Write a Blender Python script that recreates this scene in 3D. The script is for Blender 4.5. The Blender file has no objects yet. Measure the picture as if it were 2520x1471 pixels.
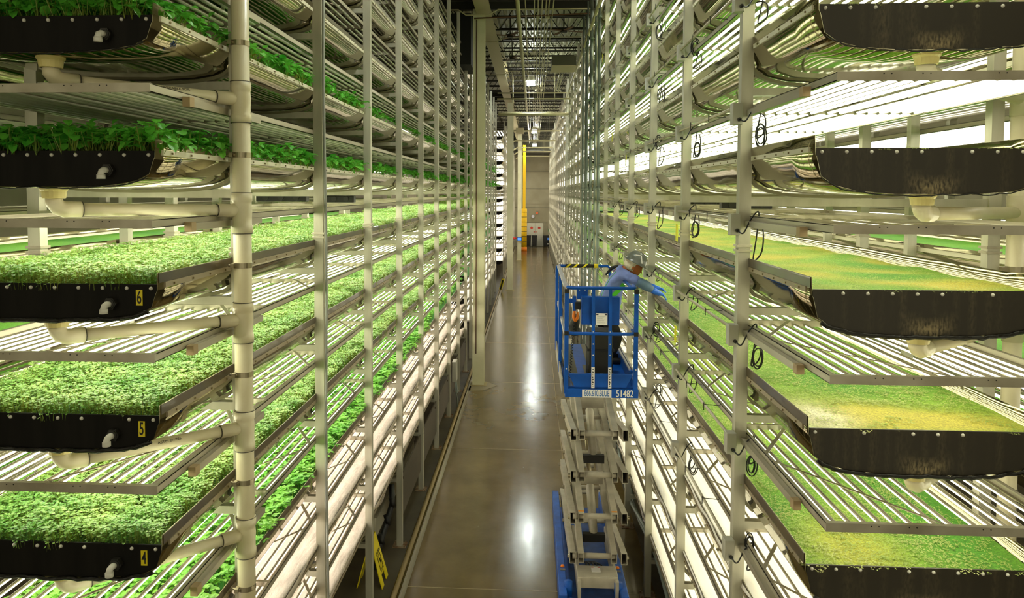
import bpy, math, random
from mathutils import Vector, Matrix, noise
random.seed(7)
S = bpy.context.scene
COL = S.collection
PI = math.pi
H = 5.35                                   # camera height

# ------------------------------------------------------------------ materials
def lin(c):
    return tuple(((v/12.92) if v <= .04045 else ((v+.055)/1.055)**2.4) for v in c)
def hexc(h):
    h = h.lstrip('#'); return lin([int(h[i:i+2], 16)/255 for i in (0, 2, 4)])
MATS = {}
def mat(name, col=None, rough=.5, metal=0., emit=None, es=0., noise_amt=0., noise_scale=5., col2=None,
        bump=0., bump_scale=20., stretch=(1, 1, 1), coat=0., trans=0., spec=None, lo=.35, hi=.65):
    if name in MATS: return MATS[name]
    m = bpy.data.materials.new(name); m.use_nodes = True
    nt = m.node_tree; b = nt.nodes['Principled BSDF']; L = nt.links
    if isinstance(col, str): col = hexc(col)
    if isinstance(col2, str): col2 = hexc(col2)
    b.inputs['Base Color'].default_value = (*col, 1)
    b.inputs['Roughness'].default_value = rough
    b.inputs['Metallic'].default_value = metal
    if coat: b.inputs['Coat Weight'].default_value = coat
    if spec is not None: b.inputs['Specular IOR Level'].default_value = spec
    if trans: b.inputs['Transmission Weight'].default_value = trans
    if emit:
        b.inputs['Emission Color'].default_value = (*emit, 1); b.inputs['Emission Strength'].default_value = es
    if col2 or bump:
        tc = nt.nodes.new('ShaderNodeTexCoord'); mp = nt.nodes.new('ShaderNodeMapping')
        mp.inputs['Scale'].default_value = stretch
        L.new(tc.outputs['Object'], mp.inputs['Vector'])
    if col2:
        n = nt.nodes.new('ShaderNodeTexNoise'); n.inputs['Scale'].default_value = noise_scale; n.inputs['Detail'].default_value = 5
        r = nt.nodes.new('ShaderNodeValToRGB'); r.color_ramp.elements[0].position = lo; r.color_ramp.elements[1].position = hi
        r.color_ramp.elements[0].color = (*col, 1); r.color_ramp.elements[1].color = (*col2, 1)
        L.new(mp.outputs[0], n.inputs['Vector']); L.new(n.outputs['Fac'], r.inputs[0]); L.new(r.outputs[0], b.inputs['Base Color'])
    if bump:
        n2 = nt.nodes.new('ShaderNodeTexNoise'); n2.inputs['Scale'].default_value = bump_scale; n2.inputs['Detail'].default_value = 3
        bp = nt.nodes.new('ShaderNodeBump'); bp.inputs['Strength'].default_value = bump; bp.inputs['Distance'].default_value = .02
        L.new(mp.outputs[0], n2.inputs['Vector']); L.new(n2.outputs['Fac'], bp.inputs['Height']); L.new(bp.outputs[0], b.inputs['Normal'])
    MATS[name] = m; return m

ALU = mat('aluminium_post', '#cfcbb8', .42, .45, col2='#b4b09c', noise_scale=6, stretch=(1, 1, .15))
ALU2 = mat('aluminium_rail', '#c9c2ae', .38, .5, col2='#a89f8a', noise_scale=4, stretch=(1, .1, 1))
STRIP = mat('flange_strip', '#e2dcc4', .4, .2)
STRIPB = mat('flange_strip_brown', '#a3957a', .45, .3)
SCREW = mat('screw_head', '#8b7a55', .4, .6)
CREAM = mat('cream_pvc', '#efe6c6', .32, 0, col2='#e4d8b2', noise_scale=3)
CREAMD = mat('pvc_joint', '#4a4536', .5)
CAP = mat('black_end_plate', '#0c0a07', .6, 0, spec=.2, col2='#171410', noise_scale=14, stretch=(1, 1, .12))
TARP = mat('liner_and_dark_sheet', '#161310', .3, 0, bump=.6, bump_scale=18)  # shared by the liner edges and the added dark sheets in upper troughs
KNOB = mat('black_nut', '#26241f', .5)
WHITE = mat('white_fitting', '#e9e6dc', .4)
SAD = mat('saddle_bar', '#8a8468', .5, .4)
HOUS = mat('lamp_housing', '#c6bca6', .3, .2, col2='#b3a992', noise_scale=3)
CLOTH = mat('white_cloth', '#f1ece6', .8, 0, bump=.5, bump_scale=6, stretch=(1.5, .6, 1))
CLOTHG = mat('grey_cloth', '#b5a899', .75, 0, bump=1, bump_scale=7, stretch=(2, .7, 1), col2='#cfc3b4', noise_scale=5)  # greyer base than the other cloth, uneven tone, stronger wrinkles
BAND = mat('lip_reflection_brown', '#3a3020', .3, 0, coat=.3, col2='#5c4d30', noise_scale=3, stretch=(1, .6, 1))  # brown stands for the dark aisle reflected in the film lip
BLUE = mat('lift_blue', '#0556b8', .45, 0, spec=.3, col2='#064ca4', noise_scale=6)
BLUE2 = mat('chassis_blue', '#1c5dbe', .45, 0, col2='#174a9c', noise_scale=7)
GREYP = mat('scissor_grey', '#a79f8d', .45, 0, col2='#bdb5a2', noise_scale=5)
BLACK = mat('black_plastic', '#15130f', .5)
YEL = mat('yellow_plastic', '#f2dc16', .4)
YELC = mat('yellow_guard', '#f5c400', .5)
ORANGE = mat('orange_plastic', '#ff8a10', .5)
CABLE = mat('black_cable', '#0f0e0c', .45)
JBOX = mat('junction_box', '#b9b6a8', .4, .2)
STEEL = mat('steel_band', '#a59a80', .3, .8)
CONC = mat('floor_dark', '#5c5340', .5, 0, col2='#4a4232', noise_scale=2)
COLM = mat('column_paint', '#e6e2bf', .45, 0, col2='#dcd8b2', noise_scale=2)
JOIST = mat('joist_paint', '#2a2619', .6, .1)
GIRD = mat('girder_paint', '#b7ab84', .5)
PIPE = mat('ceiling_pipe', '#c4bd94', .45, .2)
RUST = mat('rust_line', '#6b4a30', .7)
WALLM = mat('wall_panel', '#a79f84', .6, 0, col2='#9c9478', noise_scale=1)
DKGREY = mat('dark_conduit', '#8d9892', .4, .3)
PANEL = mat('brown_panel', '#554a3c', .5, 0, col2='#463d31', noise_scale=1.2)

def mirror_mat():
    m = bpy.data.materials.new('mirror_film'); m.use_nodes = True
    nt = m.node_tree; b = nt.nodes['Principled BSDF']; L = nt.links
    b.inputs['Base Color'].default_value = (*hexc('#aea78c'), 1); b.inputs['Metallic'].default_value = 1; b.inputs['Roughness'].default_value = .07
    tc = nt.nodes.new('ShaderNodeTexCoord'); mp = nt.nodes.new('ShaderNodeMapping'); mp.inputs['Scale'].default_value = (1.6, .9, 1.6)
    n = nt.nodes.new('ShaderNodeTexNoise'); n.inputs['Scale'].default_value = 2.2; n.inputs['Detail'].default_value = 1.2
    bp = nt.nodes.new('ShaderNodeBump'); bp.inputs['Strength'].default_value = .1; bp.inputs['Distance'].default_value = .05
    L.new(tc.outputs['Object'], mp.inputs[0]); L.new(mp.outputs[0], n.inputs['Vector']); L.new(n.outputs['Fac'], bp.inputs['Height']); L.new(bp.outputs[0], b.inputs['Normal'])
    return m
MIRROR = mirror_mat()
def cap_mat():
    # black plate with pale mineral spatter round the drain, a stain with its own shape
    m = bpy.data.materials.new('stained_end_plate'); m.use_nodes = True
    nt = m.node_tree; b = nt.nodes['Principled BSDF']; L = nt.links
    b.inputs['Roughness'].default_value = .45
    at = nt.nodes.new('ShaderNodeAttribute'); at.attribute_name = 'stain'
    tc = nt.nodes.new('ShaderNodeTexCoord'); mp = nt.nodes.new('ShaderNodeMapping'); mp.inputs['Scale'].default_value = (40, 1, 14)
    n = nt.nodes.new('ShaderNodeTexNoise'); n.inputs['Scale'].default_value = 2; n.inputs['Detail'].default_value = 8
    ml = nt.nodes.new('ShaderNodeMath'); ml.operation = 'MULTIPLY'
    L.new(tc.outputs['Object'], mp.inputs[0]); L.new(mp.outputs[0], n.inputs['Vector'])
    r0 = nt.nodes.new('ShaderNodeMapRange'); r0.inputs[1].default_value = .36; r0.inputs[2].default_value = .62
    L.new(n.outputs['Fac'], r0.inputs[0]); L.new(r0.outputs[0], ml.inputs[0]); L.new(at.outputs['Fac'], ml.inputs[1])
    mx = nt.nodes.new('ShaderNodeMix'); mx.data_type = 'RGBA'
    mx.inputs[6].default_value = (*hexc('#2f291d'), 1); mx.inputs[7].default_value = (*hexc('#b5a277'), 1)
    L.new(ml.outputs[0], mx.inputs[0]); L.new(mx.outputs[2], b.inputs['Base Color'])
    return m
CAPST = cap_mat()
LAMP = mat('led_lens', (1, 1, 1), .5, emit=(1, .97, .68), es=3.1)
LAMPL = mat('led_lens_cool', (1, 1, 1), .5, emit=(1, .97, .72), es=5.6)
LAMPD = mat('led_lens_dim', (1, 1, 1), .5, emit=(1, .93, .80), es=4.4)
LAMPF = mat('led_lens_far', (1, 1, 1), .5, emit=(1, .94, .76), es=2.3)
LAMPOFF = mat('led_lens_off', '#d6d6bb', .35)
HIBAY = mat('high_bay_glow', (1, 1, 1), .5, emit=(.93, 1, .93), es=170)

def leaf_mat(name, c1, c2, tr=.35, sc=60, rough=.45):
    m = bpy.data.materials.new(name); m.use_nodes = True
    nt = m.node_tree; L = nt.links; b = nt.nodes['Principled BSDF']; out = nt.nodes['Material Output']
    g = nt.nodes.new('ShaderNodeNewGeometry')
    oi = nt.nodes.new('ShaderNodeTexNoise'); oi.inputs['Scale'].default_value = 3.0; oi.inputs['Detail'].default_value = 3
    L.new(g.outputs['Position'], oi.inputs['Vector'])
    ad = nt.nodes.new('ShaderNodeMath'); ad.operation = 'MULTIPLY_ADD'; ad.inputs[1].default_value = .35; ad.inputs[2].default_value = 0
    L.new(g.outputs['Random Per Island'], ad.inputs[0])
    mr = nt.nodes.new('ShaderNodeMapRange'); mr.inputs[1].default_value = .3; mr.inputs[2].default_value = .7; mr.inputs[4].default_value = .65
    L.new(oi.outputs['Fac'], mr.inputs[0])
    a2 = nt.nodes.new('ShaderNodeMath'); L.new(ad.outputs[0], a2.inputs[0]); L.new(mr.outputs[0], a2.inputs[1])
    r = nt.nodes.new('ShaderNodeMix'); r.data_type = 'RGBA'
    r.inputs[6].default_value = (*hexc(c1), 1); r.inputs[7].default_value = (*hexc(c2), 1)
    L.new(a2.outputs[0], r.inputs[0])
    L.new(r.outputs[2], b.inputs['Base Color']); b.inputs['Roughness'].default_value = rough
    t = nt.nodes.new('ShaderNodeBsdfTranslucent'); L.new(r.outputs[2], t.inputs['Color'])
    ms = nt.nodes.new('ShaderNodeMixShader'); ms.inputs[0].default_value = tr
    L.new(b.outputs[0], ms.inputs[1]); L.new(t.outputs[0], ms.inputs[2]); L.new(ms.outputs[0], out.inputs['Surface'])
    return m
L_DARK = leaf_mat('leafy_green_dark', '#3aae30', '#96e65a')
L_MICRO = leaf_mat('microgreen_leaf', '#4fa22c', '#cbe688', rough=.24)
L_STEM = leaf_mat('microgreen_stem', '#6a9a38', '#a8a040')
L_BASIL = leaf_mat('basil_leaf', '#5cb434', '#a4d95c')
L_TINY = leaf_mat('seedling_leaf', '#8fb838', '#dedc98')

def base_mat(name):
    m = bpy.data.materials.new(name); m.use_nodes = True
    nt = m.node_tree; L = nt.links; b = nt.nodes['Principled BSDF']
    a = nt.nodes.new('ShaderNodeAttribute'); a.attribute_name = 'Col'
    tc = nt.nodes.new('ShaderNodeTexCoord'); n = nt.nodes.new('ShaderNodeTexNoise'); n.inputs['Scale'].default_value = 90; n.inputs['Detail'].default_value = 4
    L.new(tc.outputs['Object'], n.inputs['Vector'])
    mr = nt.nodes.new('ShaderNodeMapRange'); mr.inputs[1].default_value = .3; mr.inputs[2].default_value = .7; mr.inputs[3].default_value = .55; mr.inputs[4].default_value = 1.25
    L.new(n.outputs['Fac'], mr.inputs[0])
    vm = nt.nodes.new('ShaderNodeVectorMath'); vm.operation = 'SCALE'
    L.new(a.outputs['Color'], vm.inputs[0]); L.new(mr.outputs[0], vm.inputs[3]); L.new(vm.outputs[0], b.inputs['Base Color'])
    bp = nt.nodes.new('ShaderNodeBump'); bp.inputs['Strength'].default_value = .6; bp.inputs['Distance'].default_value = .01
    L.new(n.outputs['Fac'], bp.inputs['Height']); L.new(bp.outputs[0], b.inputs['Normal'])
    b.inputs['Roughness'].default_value = .7
    return m
BASE = base_mat('sprout_mat')

# ------------------------------------------------------------------ mesh building
class MB:
    def __init__(s): s.v = []; s.f = []; s.m = []
    def quad(s, pts, mi=0):
        n = len(s.v); s.v += [tuple(p) for p in pts]; s.f.append(tuple(range(n, n+len(pts)))); s.m.append(mi)
    def box(s, x0, x1, y0, y1, z0, z1, mi=0):
        n = len(s.v)
        s.v += [(x, y, z) for z in (z0, z1) for y in (y0, y1) for x in (x0, x1)]
        for f in ((0, 2, 3, 1), (4, 5, 7, 6), (0, 1, 5, 4), (2, 6, 7, 3), (0, 4, 6, 2), (1, 3, 7, 5)):
            s.f.append(tuple(n+i for i in f)); s.m.append(mi)
        return s
    def bar(s, a, b, w, h, mi=0, up=(0, 0, 1), hollow=False, open_ends=False):
        a = Vector(a); b = Vector(b); d = (b-a).normalized(); up = Vector(up)
        if abs(d.dot(up)) > .98: up = Vector((0, 1, 0))
        r = d.cross(up).normalized(); u = r.cross(d).normalized(); n = len(s.v)
        for p in (a, b):
            for (i, j) in ((-1, -1), (1, -1), (1, 1), (-1, 1)): s.v.append(tuple(p + r*(i*w/2) + u*(j*h/2)))
        fs = [(0, 1, 5, 4), (1, 2, 6, 5), (2, 3, 7, 6), (3, 0, 4, 7)]
        if not open_ends: fs += [(3, 2, 1, 0), (4, 5, 6, 7)]
        for f in fs: s.f.append(tuple(n+i for i in f)); s.m.append(mi)
        return s
    def hollow_bar(s, a, b, w, h, t=.006, mi=0):
        # square tube with open ends
        a = Vector(a); b = Vector(b); d = (b-a).normalized(); r = d.cross(Vector((0, 0, 1))).normalized(); u = r.cross(d)
        n = len(s.v)
        for (ww, hh) in ((w, h), (w-2*t, h-2*t)):
            for p in (a, b):
                for (i, j) in ((-1, -1), (1, -1), (1, 1), (-1, 1)): s.v.append(tuple(p + r*(i*ww/2) + u*(j*hh/2)))
        for i in range(4):
            j = (i+1) % 4
            for f in ((i, j, 4+j, 4+i), (8+i, 12+i, 12+j, 8+j), (i, 8+i, 8+j, j), (4+i, 4+j, 12+j, 12+i)):
                s.f.append(tuple(n+k for k in f)); s.m.append(mi)
        return s
    def cyl(s, a, b, r, seg=12, mi=0, r2=None, caps=True):
        a = Vector(a); b = Vector(b); d = (b-a).normalized(); up = Vector((0, 0, 1)) if abs(d.z) < .9 else Vector((0, 1, 0))
        x = d.cross(up).normalized(); y = x.cross(d); n = len(s.v); r2 = r if r2 is None else r2
        for p, rr in ((a, r), (b, r2)):
            for i in range(seg):
                t = 2*PI*i/seg; s.v.append(tuple(p + x*(rr*math.cos(t)) + y*(rr*math.sin(t))))
        for i in range(seg):
            j = (i+1) % seg; s.f.append((n+i, n+j, n+seg+j, n+seg+i)); s.m.append(mi)
        if caps:
            s.f.append(tuple(n+i for i in reversed(range(seg)))); s.m.append(mi)
            s.f.append(tuple(n+seg+i for i in range(seg))); s.m.append(mi)
        return s
    def tube(s, pts, r, seg=8, mi=0, closed=False):
        pts = [Vector(p) for p in pts]; n = len(s.v); N = len(pts); prev = None
        for k, p in enumerate(pts):
            d = (pts[(k+1) % N if closed else min(k+1, N-1)] - pts[(k-1) % N if closed else max(k-1, 0)]).normalized()
            up = Vector((0, 0, 1)) if abs(d.z) < .95 else Vector((0, 1, 0))
            x = d.cross(up).normalized() if prev is None else (prev - d*prev.dot(d)).normalized()
            prev = x; y = x.cross(d)
            for i in range(seg):
                t = 2*PI*i/seg; s.v.append(tuple(p + x*(r*math.cos(t)) + y*(r*math.sin(t))))
        for k in range(N if closed else N-1):
            for i in range(seg):
                j = (i+1) % seg; a = n+k*seg; b = n+((k+1) % N)*seg
                s.f.append((a+i, a+j, b+j, b+i)); s.m.append(mi)
        if not closed:
            s.f.append(tuple(n+i for i in reversed(range(seg)))); s.m.append(mi)
            s.f.append(tuple(n+(N-1)*seg+i for i in range(seg))); s.m.append(mi)
        return s
    def prism(s, prof, axis, a, b, mi=0):
        # closed polygon prof [(p,q)] extruded along axis ('x','y','z') between a and b
        n = len(s.v); N = len(prof)
        def P(p, q, t): return {'y': (p, t, q), 'x': (t, p, q), 'z': (p, q, t)}[axis]
        s.v += [P(p, q, a) for p, q in prof] + [P(p, q, b) for p, q in prof]
        for i in range(N):
            j = (i+1) % N; s.f.append((n+i, n+j, n+N+j, n+N+i)); s.m.append(mi)
        s.f.append(tuple(n+i for i in reversed(range(N)))); s.m.append(mi)
        s.f.append(tuple(n+N+i for i in range(N))); s.m.append(mi)
        return s
    def lathe(s, prof, c, seg=20, mi=0):
        n = len(s.v); N = len(prof)
        for (r, z) in prof:
            for i in range(seg):
                t = 2*PI*i/seg; s.v.append((c[0]+r*math.cos(t), c[1]+r*math.sin(t), c[2]+z))
        for k in range(N-1):
            for i in range(seg):
                j = (i+1) % seg; s.f.append((n+k*seg+i, n+k*seg+j, n+(k+1)*seg+j, n+(k+1)*seg+i)); s.m.append(mi)
        return s
    def build(s, name, mats, parent=None, smooth=False, bevel=0, loc=None, solid=0):
        me = bpy.data.meshes.new(name); me.from_pydata(s.v, [], s.f)
        if not isinstance(mats, (list, tuple)): mats = [mats]
        for m in mats: me.materials.append(m)
        if len(mats) > 1: me.polygons.foreach_set('material_index', s.m)
        if smooth: me.polygons.foreach_set('use_smooth', [True]*len(s.f))
        me.update()
        o = bpy.data.objects.new(name, me); COL.objects.link(o)
        if parent:
            o.parent = parent; o.matrix_parent_inverse = Matrix.Identity(4)
            if parent.type == 'EMPTY' or True:
                # meshes are written in world coordinates: cancel the parent's placement
                o.location = -world_loc(parent)
        if bevel:
            b = o.modifiers.new('b', 'BEVEL'); b.width = bevel; b.segments = 2; b.limit_method = 'ANGLE'
        if solid:
            b = o.modifiers.new('s', 'SOLIDIFY'); b.thickness = solid
        return o
def world_loc(o):
    v = Vector(o.location)
    while o.parent: o = o.parent; v += Vector(o.location)
    return v
def thing(name, label, cat, loc=(0, 0, 0), group=None):
    o = bpy.data.objects.new(name, None); COL.objects.link(o); o.location = loc; o.empty_display_size = .1
    o['label'] = label; o['category'] = cat
    if group: o['group'] = group
    return o
def tag(o, label, cat, group=None, kind=None):
    o['label'] = label; o['category'] = cat
    if group: o['group'] = group
    if kind: o['kind'] = kind
    return o
def struct(o, label=None):
    o['kind'] = 'structure'
    if label: o['label'] = label
    return o
def text(name, body, loc, rot, size, m, parent=None, sx=1., ext=.0008, align='CENTER', bold=0.):
    c = bpy.data.curves.new(name, 'FONT'); c.body = body; c.size = size; c.extrude = ext; c.align_x = align; c.align_y = 'CENTER'; c.offset = bold
    c.materials.append(m); tmp = bpy.data.objects.new(name, c); me = bpy.data.meshes.new_from_object(tmp); bpy.data.objects.remove(tmp); bpy.data.curves.remove(c)
    o = bpy.data.objects.new(name, me); COL.objects.link(o)
    o.location = Vector(loc) - (world_loc(parent) if parent else Vector()); o.rotation_euler = rot; o.scale = (sx, 1, 1)
    if parent: o.parent = parent
    return o
ORD = ['zeroth', 'first', 'second', 'third', 'fourth', 'fifth', 'sixth', 'seventh', 'eighth', 'ninth', 'tenth', 'eleventh', 'twelfth', 'thirteenth', 'fourteenth', 'fifteenth', 'sixteenth', 'seventeenth', 'eighteenth', 'nineteenth', 'twentieth']

# ------------------------------------------------------------------ plant clumps (hidden prototypes, only instanced)
def leaf(V, Fc, M, base, d, w, l, tilt, mi, curl=.3):
    # kite-shaped leaf folded on its midrib; base point, heading d, rises by tilt
    dx, dy = math.cos(d), math.sin(d); px, py = -dy, dx
    ct, st = math.cos(tilt), math.sin(tilt); n = len(V)
    bx, by, bz = base
    def P(t, s, up): return (bx+dx*ct*t*l+px*s*w, by+dy*ct*t*l+py*s*w, bz+st*t*l+up*l)
    V += [P(0, 0, 0), P(.35, .5, .08), P(.75, .42, .04-curl*.2), P(1, 0, -curl*.5), P(.75, -.42, .04-curl*.2), P(.35, -.5, .08), P(.5, 0, -.02)]
    for f in ((0, 6, 1), (1, 6, 2), (2, 6, 3), (3, 6, 4), (4, 6, 5), (5, 6, 0)): Fc.append(tuple(n+i for i in f)); M.append(mi)
def stem(V, Fc, M, a, b, r, mi):
    n = len(V); ang = random.random()*PI; cx, cy = math.cos(ang)*r, math.sin(ang)*r
    V += [(a[0]-cx, a[1]-cy, a[2]), (a[0]+cx, a[1]+cy, a[2]), (b[0]+cx, b[1]+cy, b[2]), (b[0]-cx, b[1]-cy, b[2])]
    Fc.append((n, n+1, n+2, n+3)); M.append(mi)
def clump(kind, k):
    V, Fc, M = [], [], []; R = random
    if kind in ('micro', 'microwide'):
        for _ in range(42):
            x, y = R.uniform(-.065, .065), R.uniform(-.065, .065); h = R.uniform(.07, .12)
            lx, ly = x+R.uniform(-.015, .015), y+R.uniform(-.015, .015)
            stem(V, Fc, M, (x, y, 0), (lx, ly, h), .0013, 1)
            d = R.random()*2*PI
            for q in (0, PI):
                leaf(V, Fc, M, (lx, ly, h), d+q+R.uniform(-.3, .3), R.uniform(.015, .023), R.uniform(.014, .02), R.uniform(-.25, .5), 0)
            for hh in (.35, .55, .75):
                if R.random() < .55: leaf(V, Fc, M, (x, y, h*hh), R.random()*6.3, .014, .015, R.uniform(-.5, .4), 0)
        mats = [L_MICRO, L_STEM]
    elif kind == 'leafy':
        for _ in range(11):
            x, y = R.uniform(-.07, .07), R.uniform(-.07, .07); h = R.uniform(.08, .165)
            for q in range(R.randint(3, 4)):
                d = R.random()*2*PI; e = R.uniform(.015, .05); hh = h*R.uniform(.7, 1.05)
                tip = (x+math.cos(d)*e, y+math.sin(d)*e, hh)
                stem(V, Fc, M, (x, y, 0), tip, .0018, 1)
                leaf(V, Fc, M, tip, d+R.uniform(-.5, .5), R.uniform(.04, .058), R.uniform(.048, .068), R.uniform(-.8, .8), 0, R.uniform(.1, .6))
        mats = [L_DARK, L_STEM]
    elif kind == 'basil':
        for _ in range(9):
            x, y = R.uniform(-.07, .07), R.uniform(-.07, .07); h = R.uniform(.07, .13)
            stem(V, Fc, M, (x, y, 0), (x, y, h), .002, 1)
            d = R.random()*2*PI
            for q in range(4):
                leaf(V, Fc, M, (x, y, h-.012*(q//2)), d+q*PI/2*1.05, R.uniform(.026, .038), R.uniform(.036, .052), R.uniform(.0, .7), 0, R.uniform(.2, .7))
        mats = [L_BASIL, L_STEM]
    else:   # tiny seedlings on the mat
        for _ in range(46):
            x, y = R.uniform(-.07, .07), R.uniform(-.07, .07); h = R.uniform(.004, .013)
            d = R.random()*2*PI; sz = .0085 if kind == 'tiny' else .005
            for q in (0, PI):
                leaf(V, Fc, M, (x, y, h), d+q, sz*R.uniform(.8, 1.2), sz*R.uniform(1.0, 1.4), R.uniform(-.15, .25), 0)
        mats = [L_TINY]
    me = bpy.data.meshes.new('clump_%s' % kind); me.from_pydata(V, [], Fc)
    for m in mats: me.materials.append(m)
    me.polygons.foreach_set('material_index', M); me.update()
    return bpy.data.objects.new('clump_%s' % kind, me)
PLANT = {}
def plant_group(kind):
    if kind in PLANT: return PLANT[kind]
    c = bpy.data.collections.new('plants_' + kind)
    for k in range(5): c.objects.link(clump(kind, k))
    g = bpy.data.node_groups.new('grow_' + kind, 'GeometryNodeTree')
    g.interface.new_socket('Geometry', in_out='INPUT', socket_type='NodeSocketGeometry')
    g.interface.new_socket('Geometry', in_out='OUTPUT', socket_type='NodeSocketGeometry')
    N = g.nodes; L = g.links
    gi = N.new('NodeGroupInput'); go = N.new('NodeGroupOutput')
    iop = N.new('GeometryNodeInstanceOnPoints'); ci = N.new('GeometryNodeCollectionInfo')
    ci.inputs['Collection'].default_value = c; ci.inputs['Separate Children'].default_value = True; ci.inputs['Reset Children'].default_value = True
    na = N.new('GeometryNodeInputNamedAttribute'); na.data_type = 'FLOAT'; na.inputs['Name'].default_value = 'pt'
    cmp_ = N.new('FunctionNodeCompare'); cmp_.data_type = 'FLOAT'; cmp_.operation = 'GREATER_THAN'; cmp_.inputs['B'].default_value = .01
    L.new(na.outputs['Attribute'], cmp_.inputs['A'])
    rv = N.new('FunctionNodeRandomValue'); rv.data_type = 'FLOAT_VECTOR'
    rv.inputs['Min'].default_value = (-.06, -.06, 0); rv.inputs['Max'].default_value = (.06, .06, 6.283)
    ri = N.new('FunctionNodeRandomValue'); ri.data_type = 'INT'
    for sck in ri.inputs:
        if sck.type == 'INT' and sck.name == 'Min': sck.default_value = 0
        if sck.type == 'INT' and sck.name == 'Max': sck.default_value = 4
    L.new(gi.outputs[0], iop.inputs['Points']); L.new(cmp_.outputs[0], iop.inputs['Selection'])
    L.new(ci.outputs[0], iop.inputs['Instance']); iop.inputs['Pick Instance'].default_value = True
    L.new([o for o in ri.outputs if o.type == 'INT'][0], iop.inputs['Instance Index'])
    L.new([o for o in rv.outputs if o.type == 'VECTOR'][0], iop.inputs['Rotation'])
    L.new(na.outputs['Attribute'], iop.inputs['Scale'])
    jn = N.new('GeometryNodeJoinGeometry'); L.new(gi.outputs[0], jn.inputs[0]); L.new(iop.outputs[0], jn.inputs[0]); L.new(jn.outputs[0], go.inputs[0])
    PLANT[kind] = g; return g

def nz(x, y, s=1., o=0.): return noise.noise(Vector((x*s+o, y*s+o*1.7, o)))
def crop(name, label, cat, kind, x0, x1, y0, y1, z, step, colf, dens=lambda x, y: 1., bump=0., yfar=1e9, group=None, scale=1.):
    V, Fc, Cc = [], [], []
    nx = max(4, int((x1-x0)/.07)); ny = max(4, int((y1-y0)/.12))
    for j in range(ny+1):
        for i in range(nx+1):
            x = x0+(x1-x0)*i/nx; y = y0+(y1-y0)*j/ny
            V.append((x, y, z+bump*nz(x, y, 2.2, 3))); Cc.append(colf(x, y))
    for j in range(ny):
        for i in range(nx):
            a = j*(nx+1)+i; Fc.append((a, a+1, a+nx+2, a+nx+1))
    P = []; 
    if kind:
        y = y0+.05
        while y < min(y1, yfar)-.03:
            st = step*(1 if y < 9 else (1.05 if kind == 'leafy' else 1.25) if y < 15 else (1.3 if kind == 'leafy' else 1.7))
            x = x0+st*.5
            while x < x1-st*.25:
                if random.random() < dens(x, y):
                    P.append((x+random.uniform(-.3, .3)*st, y+random.uniform(-.3, .3)*st, z+bump*nz(x, y, 2.2, 3), scale*random.uniform(.85, 1.15)*(st/step)**.7))
                x += st
            y += st
    n0 = len(V); V += [(p[0], p[1], p[2]) for p in P]
    me = bpy.data.meshes.new(name); me.from_pydata(V, [], Fc); me.materials.append(BASE)
    a = me.attributes.new('pt', 'FLOAT', 'POINT'); a.data.foreach_set('value', [0.]*n0+[p[3] for p in P])
    ca = me.attributes.new('Col', 'FLOAT_COLOR', 'POINT')
    buf = []
    for c in Cc: buf += [c[0], c[1], c[2], 1]
    buf += [0, 0, 0, 1]*len(P); ca.data.foreach_set('color', buf)
    me.polygons.foreach_set('use_smooth', [True]*len(Fc))
    o = bpy.data.objects.new(name, me); COL.objects.link(o)
    if kind and P:
        md = o.modifiers.new('grow', 'NODES'); md.node_group = plant_group(kind)
    return tag(o, label, cat, group, 'stuff')

# ------------------------------------------------------------------ racks
def trough_profile(w, d, top, n=9):
    # from one rim to the other: list of (x offset, z offset)
    pts = [(-w, top), (-w+.004, -.035)]
    for i in range(n+1):
        t = i/n; a = PI + PI*t
        cx = math.cos(a); sx = math.sin(a)
        pts.append(((w-.012)*math.copysign(abs(cx)**.62, cx), -.05 + (d-.05)*-abs(sx)**.62))
    pts += [(w-.004, -.035), (w, top)]
    return pts

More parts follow.
